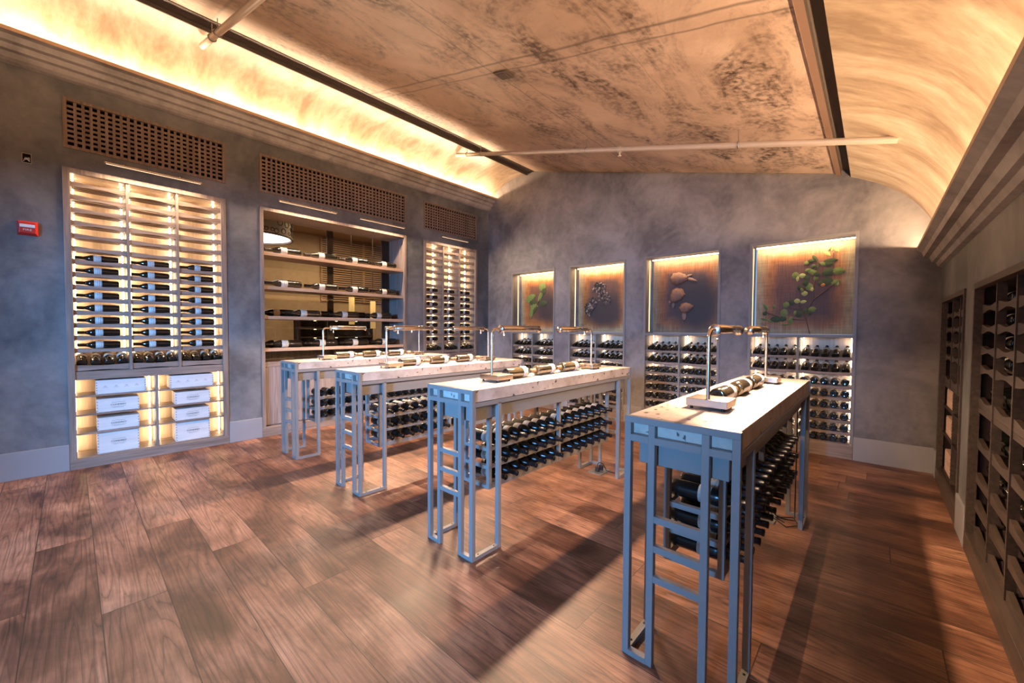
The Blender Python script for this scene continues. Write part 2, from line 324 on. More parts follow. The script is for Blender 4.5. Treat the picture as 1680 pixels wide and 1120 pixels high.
def stone_mat():
    m, nt, p = mat('travertine'); L = nt.links.new
    tc = N(nt, 'ShaderNodeTexCoord')
    n1 = N(nt, 'ShaderNodeTexNoise', Scale=7.0, Detail=8.0, Roughness=.6); L(tc.outputs['Object'], n1.inputs['Vector'])
    r = ramp(nt, [(.3,(.33,.265,.215)),(.5,(.50,.42,.355)),(.7,(.62,.54,.465))]); L(n1.outputs['Fac'], r.inputs[0])
    mp = N(nt, 'ShaderNodeMapping'); mp.inputs['Scale'].default_value = (1.6,1,1.6); L(tc.outputs['Object'], mp.inputs['Vector'])
    wq = N(nt, 'ShaderNodeTexNoise', Scale=30.0, Detail=3.0); L(mp.outputs[0], wq.inputs['Vector'])
    mv = N(nt, 'ShaderNodeMix', data_type='VECTOR'); mv.inputs[0].default_value = .045; L(mp.outputs[0], mv.inputs[4]); L(wq.outputs['Color'], mv.inputs[5])
    v = N(nt, 'ShaderNodeTexVoronoi', Scale=17.0); L(mv.outputs[1], v.inputs['Vector'])
    vr = ramp(nt, [(.0,(0,0,0)),(.20,(.1,.1,.1)),(.27,(1,1,1))]); L(v.outputs['Distance'], vr.inputs[0])
    n4 = N(nt, 'ShaderNodeTexNoise', Scale=9.0, Detail=3.0); L(tc.outputs['Object'], n4.inputs['Vector'])
    n4r = ramp(nt, [(.43,(1,1,1)),(.50,(0,0,0))]); L(n4.outputs['Fac'], n4r.inputs[0])
    mxm = N(nt, 'ShaderNodeMath', operation='MAXIMUM'); L(vr.outputs[0], mxm.inputs[0]); L(n4r.outputs[0], mxm.inputs[1])
    mx = N(nt, 'ShaderNodeMix', data_type='RGBA'); mx.inputs[6].default_value = (.06,.045,.04,1)
    L(mxm.outputs[0], mx.inputs[0]); L(r.outputs[0], mx.inputs[7]); L(mx.outputs[2], p.inputs['Base Color'])
    p.inputs['Roughness'].default_value = .45
    b = N(nt, 'ShaderNodeBump', Strength=.5, Distance=.004); L(mxm.outputs[0], b.inputs['Height']); L(b.outputs['Normal'], p.inputs['Normal'])
    return m
MSTONE = stone_mat()
MCRATE = wood('pale_crate_pine', (.60,.56,.52), (.72,.68,.64), 0, .6)
MCRATE2 = wood('cream_crate_pine', (.62,.40,.30), (.76,.52,.40), 0, .6)
MNOTCH = simple('crate_end_grain', (.33,.30,.31), .8)

def glass_mat():
    m = bpy.data.materials.new('window_glass'); m.use_nodes = True; nt = m.node_tree; nt.nodes.clear(); L = nt.links.new
    o = nt.nodes.new('ShaderNodeOutputMaterial'); g = nt.nodes.new('ShaderNodeBsdfGlossy'); g.inputs['Roughness'].default_value = .02
    t = nt.nodes.new('ShaderNodeBsdfTransparent'); t.inputs[0].default_value = (.86,.84,.78,1)
    f = nt.nodes.new('ShaderNodeFresnel'); f.inputs[0].default_value = 1.6
    mx = nt.nodes.new('ShaderNodeMixShader'); L(f.outputs[0], mx.inputs[0]); L(t.outputs[0], mx.inputs[1]); L(g.outputs[0], mx.inputs[2]); L(mx.outputs[0], o.inputs[0])
    return m
MGLASS = glass_mat()

def art_mat(name, w, h, centre, ring, rim, shadow_blobs):
    """printed linen panel, local x 0..w, local z 0..h"""
    m, nt, p = mat(name); L = nt.links.new
    tc = N(nt, 'ShaderNodeTexCoord'); sx = N(nt, 'ShaderNodeSeparateXYZ'); L(tc.outputs['Object'], sx.inputs[0])
    def M(op, a, b=None, c=None):
        n = N(nt, 'ShaderNodeMath', operation=op)
        for i, v in enumerate((a, b, c)):
            if v is None: continue
            if isinstance(v, (int, float)): n.inputs[i].default_value = v
            else: L(v, n.inputs[i])
        return n.outputs[0]
    dx = M('MINIMUM', sx.outputs[0], M('SUBTRACT', w, sx.outputs[0])); dz = M('MINIMUM', sx.outputs[2], M('SUBTRACT', h, sx.outputs[2]))
    d = M('MINIMUM', dx, dz)
    no = N(nt, 'ShaderNodeTexNoise', Scale=5.0, Detail=5.0); L(tc.outputs['Object'], no.inputs['Vector'])
    d2 = M('MULTIPLY_ADD', no.outputs['Fac'], .16, M('ADD', d, -.08))
    r = ramp(nt, [(.05, rim), (.13, ring), (.24, centre), (1, centre)]); L(d2, r.inputs[0])
    st = N(nt, 'ShaderNodeMapping'); st.inputs['Scale'].default_value = (70., 1., 5.); L(tc.outputs['Object'], st.inputs['Vector'])
    s1 = N(nt, 'ShaderNodeTexNoise', Scale=1.0, Detail=3.0); L(st.outputs[0], s1.inputs['Vector'])
    st2 = N(nt, 'ShaderNodeMapping'); st2.inputs['Scale'].default_value = (5., 1., 60.); L(tc.outputs['Object'], st2.inputs['Vector'])
    s2 = N(nt, 'ShaderNodeTexNoise', Scale=1.0, Detail=3.0); L(st2.outputs[0], s2.inputs['Vector'])
    wv = ramp(nt, [(.32,(.55,.55,.55)),(.65,(1.35,1.35,1.35))]); L(M('MULTIPLY_ADD', s1.outputs['Fac'], .6, M('MULTIPLY', s2.outputs['Fac'], .4)), wv.inputs[0])
    mu = N(nt, 'ShaderNodeMix', data_type='RGBA', blend_type='MULTIPLY'); mu.inputs[0].default_value = .9; L(r.outputs[0], mu.inputs[6]); L(wv.outputs[0], mu.inputs[7])
    cur = mu.outputs[2]
    for (bx, bz, rx, rz, amt) in shadow_blobs:  # dark shadow blotches behind the motif, painted into the panel colour
        ax = M('DIVIDE', M('ADD', sx.outputs[0], -bx), rx); az = M('DIVIDE', M('ADD', sx.outputs[2], -bz), rz)
        q = M('SQRT', M('ADD', M('MULTIPLY', ax, ax), M('MULTIPLY', az, az)))
        mr = N(nt, 'ShaderNodeMapRange'); mr.interpolation_type = 'SMOOTHSTEP'
        mr.inputs['From Min'].default_value = .35; mr.inputs['From Max'].default_value = 1.0; mr.inputs['To Min'].default_value = amt; mr.inputs['To Max'].default_value = 0
        L(q, mr.inputs[0])
        mx = N(nt, 'ShaderNodeMix', data_type='RGBA'); mx.inputs[7].default_value = (.018,.018,.028,1); L(mr.outputs[0], mx.inputs[0]); L(cur, mx.inputs[6]); cur = mx.outputs[2]
    L(cur, p.inputs['Base Color']); p.inputs['Roughness'].default_value = .55
    return m

# ------------------------------------------------------------------ room shell
def wall_grid(us, vs, solid, t, to_world, mi=0):
    """front at depth 0, back at depth t; us,vs breakpoints; solid(u,v)->bool"""
    mb = MB(); nu, nv = len(us)-1, len(vs)-1
    S = [[solid((us[i]+us[i+1])/2, (vs[j]+vs[j+1])/2) for j in range(nv)] for i in range(nu)]
    def q(a, b, c, d): mb.add([to_world(*a), to_world(*b), to_world(*c), to_world(*d)], [(0,1,2,3)])
    for i in range(nu):
        for j in range(nv):
            if not S[i][j]: continue
            u0, u1, v0, v1 = us[i], us[i+1], vs[j], vs[j+1]
            q((u0,0,v0),(u1,0,v0),(u1,0,v1),(u0,0,v1)); q((u0,t,v0),(u1,t,v0),(u1,t,v1),(u0,t,v1))
            if i == 0 or not S[i-1][j]: q((u0,0,v0),(u0,t,v0),(u0,t,v1),(u0,0,v1))
            if i == nu-1 or not S[i+1][j]: q((u1,0,v0),(u1,t,v0),(u1,t,v1),(u1,0,v1))
            if j == 0 or not S[i][j-1]: q((u0,0,v0),(u1,0,v0),(u1,t,v0),(u0,t,v0))
            if j == nv-1 or not S[i][j+1]: q((u0,0,v1),(u1,0,v1),(u1,t,v1),(u0,t,v1))
    return mb
def holes_wall(name, u0, u1, v0, v1, holes, t, to_world, m):
    us = sorted({u0, u1, *[h[0] for h in holes], *[h[1] for h in holes]}); vs = sorted({v0, v1, *[h[2] for h in holes], *[h[3] for h in holes]})
    def solid(u, v): return not any(h[0] < u < h[1] and h[2] < v < h[3] for h in holes)
    o = wall_grid(us, vs, solid, t, to_world).build(name, m)
    # merge shared vertices so bump/normal stays clean
    bm = bmesh.new(); bm.from_mesh(o.data); bmesh.ops.remove_doubles(bm, verts=bm.verts, dist=1e-5); bmesh.ops.recalc_face_normals(bm, faces=bm.faces); bm.to_mesh(o.data); bm.free()
    return tag(o, kind='structure')

CTOP = 2.830
LH = [(-.024, 1.230, 0, CTOP), (1.573, 3.632, 0, CTOP), (3.965, 5.165, 0, CTOP),
      (-.010, 1.235, 3.008, 3.468), (1.578, 3.628, 3.008, 3.468), (3.970, 5.157, 3.008, 3.468)]
holes_wall('wall_left', YF, YB, 0, 3.86, LH, .5, lambda u, d, v: (XL-d, u, v), MW)
NX = [(-4.968,-3.988), (-3.706,-2.718), (-2.434,-1.441), (-1.127,-.141)]
NTOP, NMID = 2.377, 1.306
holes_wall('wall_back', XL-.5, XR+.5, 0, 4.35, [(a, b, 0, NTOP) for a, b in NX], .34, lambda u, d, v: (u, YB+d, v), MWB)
RT = 1.640
R1 = (4.063, 5.297); R2 = (1.62, 3.713)
holes_wall('wall_right', YF, YB, 0, 2.6, [(R1[0], R1[1], 0, RT), (R2[0], R2[1], 0, RT)], .45, lambda u, d, v: (XR+d, u, v), MW)
DO = (-2.83, -.15, 0, 2.25)
holes_wall('wall_front', XL-.5, XR+.5, 0, 4.35, [DO], .2, lambda u, d, v: (u, YF-d, v), MW)
fl = MB().box(-10.6, XR+.5, YF-3.5, 8.2, -.08, 0).build('floor', MFLOOR); tag(fl, kind='structure')

# ceiling: vault left, slot, sloped slab, slot, vault right -> one extruded section
def strip(mb, prof, y0, y1, mi, smooth=True, t=.10):
    n = len(prof); vs = []
    for (x, z) in prof: vs += [(x, y0, z), (x, y1, z)]
    mb.add(vs, [(2*i, 2*i+1, 2*i+3, 2*i+2) for i in range(n-1)], mi, smooth)
Y0, Y1 = YF-.2, YB+.34
slab = lambda x: 4.09 - (x+4.448)*.2628
vl = [(-5.60,3.62),(-5.575,3.74),(-5.53,3.82),(-5.446,3.893),(-5.36,3.945),(-5.282,3.985),(-5.18,4.027),(-5.081,4.056),(-4.99,4.076),(-4.889,4.088),(-4.76,4.091),(-4.62,4.085)]
vr = [(-.222,2.944),(-.16,2.915),(-.107,2.884),(-.03,2.842),(.04,2.795),(.11,2.742),(.182,2.676),(.24,2.612),(.294,2.537),(.33,2.48),(.361,2.420),(.40,2.33),(.43,2.22),(.448,2.10),(.455,1.99)]
cm = MB()
def shell(prof, mi):
    strip(cm, prof, Y0, Y1, mi)
shell(vl, 1); shell(vr, 1)
cm.add([(-4.62,Y0,4.085),(-4.62,Y1,4.085),(-4.62,Y1,4.22),(-4.62,Y0,4.22)], [(0,1,2,3)], 1)
cm.add([(-4.448,Y0,slab(-4.448)),(-4.448,Y1,slab(-4.448)),(-4.448,Y1,4.22),(-4.448,Y0,4.22)], [(0,1,2,3)], 0)
cm.add([(-4.448,Y0,slab(-4.448)),(-4.448,Y1,slab(-4.448)),(-.345,Y1,slab(-.345)),(-.345,Y0,slab(-.345))], [(0,1,2,3)], 0)
cm.add([(-.345,Y0,slab(-.345)),(-.345,Y1,slab(-.345)),(-.345,Y1,slab(-.345)-.02),(-.345,Y0,slab(-.345)-.02)], [(0,1,2,3)], 0)
cm.add([(-.345,Y0,2.995),(-.345,Y1,2.995),(-.300,Y1,2.975),(-.300,Y0,2.975)], [(0,1,2,3)], 2)
cm.add([(-.300,Y0,2.975),(-.300,Y1,2.975),(-.300,Y1,3.12),(-.300,Y0,3.12)], [(0,1,2,3)], 3)
cm.add([(-.222,Y0,2.944),(-.222,Y1,2.944),(-.222,Y1,3.12),(-.222,Y0,3.12)], [(0,1,2,3)], 3)
cm.add([(-5.8,Y0,4.4),(-5.8,Y1,4.4),(.8,Y1,4.4),(.8,Y0,4.4)], [(0,1,2,3)], 0)
ce = cm.build('ceiling', [MCEIL, MVAULT, MSLOT, MDARK]); tag(ce, kind='structure')
# slot channels (dark metal) as trims
t = MB().box(-4.618,-4.45,Y0+.2,YB-.003,4.095,4.105).box(-4.618,-4.606,Y0+.2,YB-.003,4.062,4.098).box(-4.462,-4.45,Y0+.2,YB-.003,4.085,4.098).build('trim_3', MDARK); tag(t, kind='structure')
t = MB().box(-.299,-.224,Y0+.2,YB-.003,3.03,3.04).build('trim_4', MDARK); tag(t, kind='structure')

def profile_trim(name, prof, lipn, y0, y1):
    mb = MB(); n = len(prof)
    vs = [(x, y0, z) for x, z in prof] + [(x, y1, z) for x, z in prof]
    mb.add(vs, [tuple(range(n)), tuple(range(2*n-1, n-1, -1))], 0)
    for i in range(n):
        mb.add([vs[i], vs[i+n], vs[(i+1) % n + n], vs[(i+1) % n]], [(0,1,2,3)], 1 if i in lipn else 0)
    o = mb.build(name, [MCROWN, MLIP]); return tag(o, kind='structure')
# left crown: lip, soffit, ogee steps down to the wall
profile_trim('trim_1', [(-5.345,3.822),(-5.345,3.790),(-5.395,3.782),(-5.412,3.738),(-5.450,3.730),(-5.468,3.690),(-5.502,3.682),(-5.520,3.645),(-5.545,3.622),(-5.581,3.610),(-5.581,3.70),(-5.40,3.784),(-5.362,3.795),(-5.362,3.822)], (0, 13), YF, YB-.002)
profile_trim('trim_2', [(.280,2.150),(.280,2.124),(.316,2.092),(.326,2.052),(.364,2.044),(.383,1.996),(.408,1.988),(.423,1.955),(.451,1.945),(.451,2.06),(.335,2.118),(.298,2.130),(.298,2.150)], (0, 12), YF, YB-.002)

# plinths
def plinth(name, x0,x1,y0,y1): return tag(MB().box(x0,x1,y0,y1,0,.245).build(name, MBASE, bevel=.003), kind='structure')
plinth('baseboard_left', XL, XL+.014, YF, -.026); plinth('baseboard_left_2', XL, XL+.014, 1.232, 1.571); plinth('baseboard_left_3', XL, XL+.014, 3.634, 3.963); plinth('baseboard_left_4', XL, XL+.014, 5.167, YB)
for i, (a, b) in enumerate([(XL, -4.970), (-3.986,-3.708), (-2.716,-2.436), (-1.439,-1.129), (-.139, XR)]):
    plinth('baseboard_back' + ('' if i == 0 else '_%d' % (i+1)), a, b, YB-.014, YB)
plinth('baseboard_right', XR-.014, XR, YF, R2[0]-.002); plinth('baseboard_right_2', XR-.014, XR, R2[1]+.002, R1[0]-.002); plinth('baseboard_right_3', XR-.014, XR, R1[1]+.002, YB-.015)

# ------------------------------------------------------------------ bottles
def bottle_body(n=18):
    return [(.001,.004),(.020,.003),(.033,.0),(.0365,.005),(.0375,.02),(.0375,.185),(.0365,.200),(.031,.216),(.022,.232),(.0165,.246),(.0150,.262),(.0148,.300),(.0160,.301),(.0160,.309),(.001,.310)]
def make_bottle(name, glass=None, lab=None, caps=None, n=18, parts=True, labpos=(.125,.180)):
    glass = glass or MBOTTLE; lab = lab or MLABEL; caps = caps or MCAPS
    mb = MB().lathe(bottle_body(), n, 0)
    if not parts:
        mb.lathe([(.0378, labpos[0]), (.0378, labpos[1])], n, 1).lathe([(.0158,.250),(.0156,.300),(.0167,.3005),(.0167,.3105)], n, 2)
        return mb.build(name, [glass, lab, caps])
    o = mb.build(name, glass)
    MB().lathe([(.0376, labpos[0]-.0005), (.0380, labpos[0]), (.0380, labpos[1]), (.0376, labpos[1]+.0005)], n, 0).build('paper_label', lab, o)
    MB().lathe([(.0160,.248),(.0157,.255),(.0155,.300),(.0168,.3005),(.0168,.3105)], n, 0).build('capsule', caps, o)
    return o
PLACED = []
def bottle(kind, Mx, label, group):
    """record one bottle; Mx world matrix, local +Y from base to mouth"""
    PLACED.append((kind, Mx.copy(), label, group))
def proto(kind):
    if kind == 'full': return make_bottle('wine_bottle')
    if kind == 'rack': return make_bottle('wine_bottle', glass=MBOTTLER, lab=MLABELD, n=16, labpos=(.118,.168))
    if kind == 'cream': return make_bottle('wine_bottle', lab=MLABELC)
    if kind == 'lit': return make_bottle('wine_bottle', glass=MBOTTLEG, lab=MLABEL, caps=MCAPSR, n=24, labpos=(.150,.192))
    return make_bottle('wine_bottle', n=14, parts=False)
KEEP = {0, 1, 2, 3, 4, 5, 6, 7, 8, 9, 10, 11, 12, 13, 14, 15, 16, 17, 18, 19, 20, 21, 22, 23, 24, 25, 26, 27, 28, 29, 30, 31, 32, 33, 34, 35, 36, 37, 38, 39, 40, 41, 42, 43, 51, 52, 53, 55, 64, 72, 73, 74, 75, 76, 77, 78, 79, 80, 81, 82, 83, 84, 85, 86, 87, 88, 89, 91, 144, 145, 146, 150, 151, 184, 185, 186, 187, 189, 190, 191, 192, 224, 225, 226, 227, 229, 230, 231, 232, 234, 235, 236, 237, 239, 240, 241, 242, 244, 245, 246, 247, 249, 251, 252, 254, 264, 265, 266, 269, 270, 271, 273, 274, 275, 276, 279, 280, 281, 283, 284, 285, 304, 305, 306, 307, 308, 309, 310, 311, 312, 313, 344, 345, 346, 347, 348, 349, 350, 351, 352, 353, 355, 356, 357, 358, 360, 361, 362, 363, 365, 366, 367, 368, 370, 371, 372, 373, 375, 376, 377, 378, 380, 381, 382, 383, 384, 385, 386, 387, 391, 395, 399, 412, 416, 420, 423, 477, 478, 479, 480, 481, 482, 483, 484, 485, 486, 487, 488, 489, 490, 491, 492, 493, 494, 495, 496, 497, 498, 499, 500, 501, 502, 503, 504, 505, 506, 507, 508, 509, 510, 511, 512, 513, 514, 515, 516, 517, 518, 519, 520, 521, 522, 523, 524, 525, 526, 527, 528, 529, 530, 531, 532, 533, 534, 535, 536, 537, 538, 539, 540, 541, 542, 543, 544, 545, 546, 547, 548, 549, 550, 551, 552, 553, 554, 555, 556, 557, 558, 559, 560, 561, 562, 563, 564, 565, 566, 567, 568, 569, 570, 571, 572, 581, 582, 583, 584, 585, 595, 596, 597, 598, 599, 601, 609, 610, 611, 612, 613, 626, 627, 629, 634, 635, 636, 640, 641, 643, 654, 655, 656}
REST = [44, 45, 46, 47, 48, 49, 50, 54, 57, 58, 59, 60, 61, 62, 63, 65, 66, 67, 68, 69, 70, 71, 90, 92, 93, 94, 95, 96, 97, 98, 99, 100, 101, 102, 103, 104, 105, 106, 107, 108, 110, 112, 113, 119, 120, 121, 122, 123, 124, 125, 126, 127, 128, 129, 130, 131, 132, 133, 134, 147, 148, 149, 152, 153, 154, 155, 156, 157, 158, 177, 179, 180, 181, 182, 188, 193, 194, 195, 196, 197, 198, 211, 212, 213, 214, 215, 216, 217, 219, 220, 221, 222, 228, 233, 238, 243, 248, 250, 253, 255, 256, 267, 268, 272, 277, 278, 282, 286, 287, 289, 314, 315, 316, 317, 318, 338, 342, 343, 354, 369, 374, 379, 388, 389, 390, 392, 393, 394, 396, 398, 400, 403, 417, 418, 419, 422, 424, 427, 448, 456, 459, 460, 461, 586, 587, 600, 602, 603, 614, 615, 628, 630, 631, 632, 633, 637, 638, 639, 642, 644, 645, 646, 647, 648, 649, 650, 651, 652, 653]
def build_bottles():
    store = {}
    for i, (kind, Mx, label, group) in enumerate(PLACED):
        if KEEP is not None and i not in KEEP: continue
        if kind not in store: store[kind] = o = proto(kind)
        else: o = copy_tree(store[kind])
        loc, rot, sc = Mx.decompose()
        o.location = loc; o.rotation_euler = rot.to_euler(); o.scale = sc
        tag(o, label, 'bottle', group)
        if KEEP is None: o['idx'] = i
    if REST:
        mb = MB()
        for i in REST:
            kind, Mx, _, _ = PLACED[i]
            base = len(mb.v); t = MB().lathe(bottle_body(), 10, 0).lathe([(.0378,.125),(.0378,.180)], 10, 1)
            mb.add([Mx @ Vector(v) for v in t.v], [], 0)
            for f, m_, s_ in zip(t.f, t.m, t.sm): mb.f.append([q+base for q in f]); mb.m.append(m_); mb.sm.append(s_)
        o = mb.build('wine_bottles', [MBOTTLE, MLABEL])
        tag(o, 'many more small dark wine bottles in the racks and cabinets, partly hidden or far away', 'bottle', None, 'stuff')
def RZ(a): return Matrix.Rotation(a, 4, 'Z')
def RX(a): return Matrix.Rotation(a, 4, 'X')
def TR(*p): return Matrix.Translation(Vector(p))

# ------------------------------------------------------------------ cabinets (local: x along the wall, y into the wall, z up)
def wave_poly(x0, x1, zt, h, amp, cells=1, n=10, bottom=True):
    top = []; bot = []
    N_ = n*cells
    for i in range(N_+1):
        t = i/N_; x = x0 + (x1-x0)*t; s = math.sin(PI*((t*cells) % 1.0)) ** 2 if i < N_ else 0
        top.append((x, zt - amp*s)); bot.append((x, zt - h + (amp*s if bottom else 0)))
    return top + bot[::-1]
def slat_part(name, x0, x1, zt, m, parent, h=.05, amp=.011, d0=.012, rods=True, rod_depth=(.10,.16,.22,.28), rod_m=None):
    mb = MB().prism(wave_poly(x0, x1, zt, h, amp), d0, d0+.022)
    if rods:
        for d in rod_depth: mb.box(x0, x1, d-.009, d+.009, zt-amp-.016, zt-amp-.004)
        mb.box(x0, x0+.012, d0+.02, .30, zt-amp-.022, zt-amp-.012); mb.box(x1-.012, x1, d0+.02, .30, zt-amp-.022, zt-amp-.012)
    return mb.build(name, m, parent)

def case_left(name, y0, W, label, crates=True, place='left'):
    root = empty(name, (XL, y0, 0), PI/2); tag(root, label, 'wine display case')
    Mr = M_of(root); F = .048
    MB().box(0,F,-.012,.03,.09,CTOP).box(W-F,W,-.012,.03,.09,CTOP).box(F,W-F,-.012,.03,CTOP-.045,CTOP).build('frame', MWOODV, root, bevel=.002)
    MB().box(.001,.018,.03,.36,.0,CTOP-.001).build('side_panel', MWOODV, root); MB().box(W-.018,W-.001,.03,.36,.0,CTOP-.001).build('side_panel', MWOODV, root)
    MB().box(.018,W-.018,.34,.36,.0,CTOP-.001).build('back_panel', MBACK, root)
    MB().box(.018,W-.018,.03,.34,CTOP-.03,CTOP-.001).build('top_panel', MBACK, root)
    MB().box(0,W,-.014,.06,0,.09).build('plinth', MWOODH, root, bevel=.002)
    MB().box(.018,W-.018,.0,.34,.845,.925).build('middle_rail', MWOODH, root)
    MB().box(.018,W-.018,.005,.34,.088,.100).build('bottom_shelf', MWOODH, root)
    a, b = F, W-F; cw = (b-a+.0)/3.0
    divs = [a + cw, a + 2*cw]
    for d in divs: MB().box(d-.011,d+.011,-.002,.055,.925,CTOP-.045).box(d-.006,d+.006,.055,.33,.925,CTOP-.045).build('divider', MWOODV, root)
    cols = [(a, divs[0]-.011), (divs[0]+.011, divs[1]-.011), (divs[1]+.011, b)]
    zs = [2.700 - .1203*i for i in range(14)]
    for ci, (c0, c1) in enumerate(cols):
        for z in zs: slat_part('slat', c0, c1, z+.012, MWOODH, root, h=.048, amp=.010)
        # sloping display shelf
        MB().prism(wave_poly(c0, c1, .985, .055, .008), .008, .03).build('display_slat', MWOODH, root)
        MB().add([(c0,.03,.955),(c1,.03,.955),(c1,.33,1.055),(c0,.33,1.055),(c0,.03,.943),(c1,.03,.943),(c1,.33,1.043),(c0,.33,1.043)],[(0,1,2,3),(4,5,6,7),(0,1,5,4),(1,2,6,5),(2,3,7,6),(3,0,4,7)]).build('display_shelf', MWOODH, root)
        for x in (c0+.012, c1-.024): MB().box(x, x+.012, .262, .276, 1.06, CTOP-.04).build('led_strip', MLED, root)
        for r in range(8):
            zt = zs[6+r]+.012-.010
            k = .96; L_ = .31*k
            bottle('full', Mr @ TR((c0+c1)/2 + L_/2 - .02, .115, zt + .0385*k) @ RZ(PI/2) @ Matrix.Scale(k, 4),
                   'dark bottle with white label, %s bottle row down, %s column, %s display case' % (ORD[r], ('left','middle','right')[ci], place), 'bottles lying in the %s display case' % place)
        n = 4; s = (c1-c0)/n
        for k in range(n):
            bottle('full', Mr @ TR(c0+s*(k+.5), .037, .998) @ RX(math.atan(1/3.)), 
                   'dark bottle base, %s from left, sloping shelf, %s column, %s display case' % (ORD[k], ('left','middle','right')[ci], place), 'bottles on the sloping shelf of the %s display case' % place)
    # lower bays
    mid = W/2
    MB().box(mid-.011,mid+.011,.0,.34,.100,.845).build('bay_divider', MWOODV, root)
    for (c0, c1) in ((.018+.0, mid-.011), (mid+.011, W-.018)):
        for z in (.690, .510, .330): MB().box(c0, c1, .012, .335, z-.014, z).build('shelf', MWOODH, root)
        for x in (c0+.02, c1-.032): MB().box(x, x+.012, .262, .276, .11, .83).build('led_strip', MLED, root)
    return root

def text_mesh(txt, size, m, parent, name='lettering', extrude=.0006):
    cu = bpy.data.curves.new(name, 'FONT'); cu.body = txt; cu.size = size; cu.extrude = extrude; cu.align_x = 'CENTER'; cu.align_y = 'CENTER'
    tmp = bpy.data.objects.new('tmp', cu); COL.objects.link(tmp)
    dg = bpy.context.evaluated_depsgraph_get(); me = bpy.data.meshes.new_from_object(tmp.evaluated_get(dg))
    bpy.data.objects.remove(tmp); me.materials.clear(); me.materials.append(m)
    o = bpy.data.objects.new(name, me); COL.objects.link(o); o.parent = parent
    return o
def crate(Mx, w, h, d, label, group, marks='brand', m=None):
    """local x width, y depth (into wall), z up; origin front-left-bottom"""
    m = m or MCRATE
    root = MB().box(0,w,0,d,0,h-.012).build('wine_crate', m)
    root.matrix_world = Mx; loc, rot, sc = Mx.decompose(); root.location = loc; root.rotation_euler = rot.to_euler()
    tag(root, label, 'box', group)
    MB().box(.001,w-.001,.002,d,h-.0115,h).build('lid', m, root)
    nb = MB(); k = max(3, int(h/.027))
    for i in range(k):
        z = (i+.5)*(h-.012)/k
        nb.box(-.0006,.010,-.0008,.004,z-.005,z+.005); nb.box(w-.010,w+.0006,-.0008,.004,z-.005,z+.005)
    nb.build('finger_joint', MNOTCH, root)
    if marks == 'brand':
        t = text_mesh('CONDREY', .024, MINK, root); t.rotation_euler = (PI/2,0,0); t.location = (w*.5,-.0008,h*.5)
        lb = MB()
        for j, (ww, zz) in enumerate(((.10,.024),(.11,-.020),(.08,-.030))): lb.box(w*.5-ww/2, w*.5+ww/2, -.0008, .001, h*.5+zz-.001, h*.5+zz+.001)
        lb.build('fine_print', MINK, root)
    elif marks == 'four':
        lb = MB()
        for j in range(4):
            x = w*(.18+.21*j); lb.box(x-.012,x+.012,-.0008,.001,h*.5,h*.5+.004); lb.box(x-.020,x+.020,-.0008,.001,h*.5-.010,h*.5-.008); lb.box(x-.006,x+.006,-.0008,.001,h*.5+.008,h*.5+.012)
        lb.build('branding_mark', MNOTCH, root)
    return root

caseA = case_left('wine_display_case', -.024, 1.254, 'tall lit wine display case at left end, white crates in its base', place='left')
caseB = case_left('wine_display_case', 3.965, 1.200, 'tall lit wine display case at far end of left wall beside the corner', place='far')
MA = M_of(caseA)
for (ya, yb, z0, h, mk, lb) in ((.158,.520,.690,.135,'four','long white wine crate with four marks, top of left stack'),
    (.160,.466,.510,.128,'brand','white wine crate, second shelf down in the left bay'), (.162,.464,.330,.122,'brand','white wine crate, third shelf down in the left bay'), (.160,.460,.100,.211,'brand','tall white wine crate at bottom of the left bay'),
    (.716,1.095,.690,.135,'four','long white wine crate with four marks, top of right stack'),
    (.757,1.062,.510,.128,'brand','white wine crate, second shelf down in the right bay'), (.755,1.055,.330,.122,'brand','white wine crate, third shelf down in the right bay'), (.756,1.054,.100,.211,'brand','tall white wine crate at bottom of the right bay')):
    crate(MA @ TR(ya+.024, .05, z0+.0006), yb-ya, h, .235, lb + ' of the left display case', 'crates in the left display case', mk)

# open-backed niche with glass (window_1) -------------------------------------------------
n2a, n2b = 1.573, 3.632; W2 = n2b-n2a
sh = empty('bottle_shelving', (XL, n2a, 0), PI/2); tag(sh, 'wide bottle shelving unit in middle of left wall with glass behind and oak panels below', 'shelving')
MB().box(0,.04,-.012,.03,.10,CTOP).box(W2-.04,W2,-.012,.03,.10,CTOP).box(.04,W2-.04,-.012,.03,CTOP-.04,CTOP).build('frame', MWOODV, sh, bevel=.002)
MB().box(.001,.02,.03,.47,.0,CTOP-.001).build('side_panel', MPANELV, sh); MB().box(W2-.02,W2-.001,.03,.47,.0,CTOP-.001).build('side_panel', MPANELV, sh)
MB().box(.02,W2-.02,.03,.47,CTOP-.03,CTOP-.001).build('top_panel', MPANELV, sh)
for z in (2.295, 1.874, 1.500, 1.096): MB().box(.022,W2-.022,.03,.40,z-.042,z).build('shelf', MSHELF, sh, bevel=.002)
MB().box(.02,W2-.02,.02,.46,.862,.924).build('counter', MWOODH, sh, bevel=.002)
pw = (W2-.04)/3
for i in range(3): MB().box(.02+i*pw+.002,.02+(i+1)*pw-.002,.03,.05,.13,.86).build('door_panel', MPANELV, sh, bevel=.003)
MB().box(.02,W2-.02,.05,.46,.0,.862).build('carcass', MWOODV, sh)
MB().box(0,W2,-.014,.05,0,.118).build('plinth', MWOODH, sh, bevel=.002)
win = empty('window_1', (XL-.475, n2a, 0), PI/2); tag(win, kind='structure')
MB().box(.02,W2-.02,0,.006,.93,CTOP-.03).build('pane', MGLASS, win)
for a, b in ((1.015,1.105),(1.905,2.04)): MB().box(a,b,.006,.024,.93,CTOP-.03).build('mullion', MSTEELD, win)
MB().box(.02,W2-.02,.006,.022,.93,1.12).build('lower_panel', MPANELV, win)
Ms = M_of(sh)
rows = ['top','second','third','lowest']
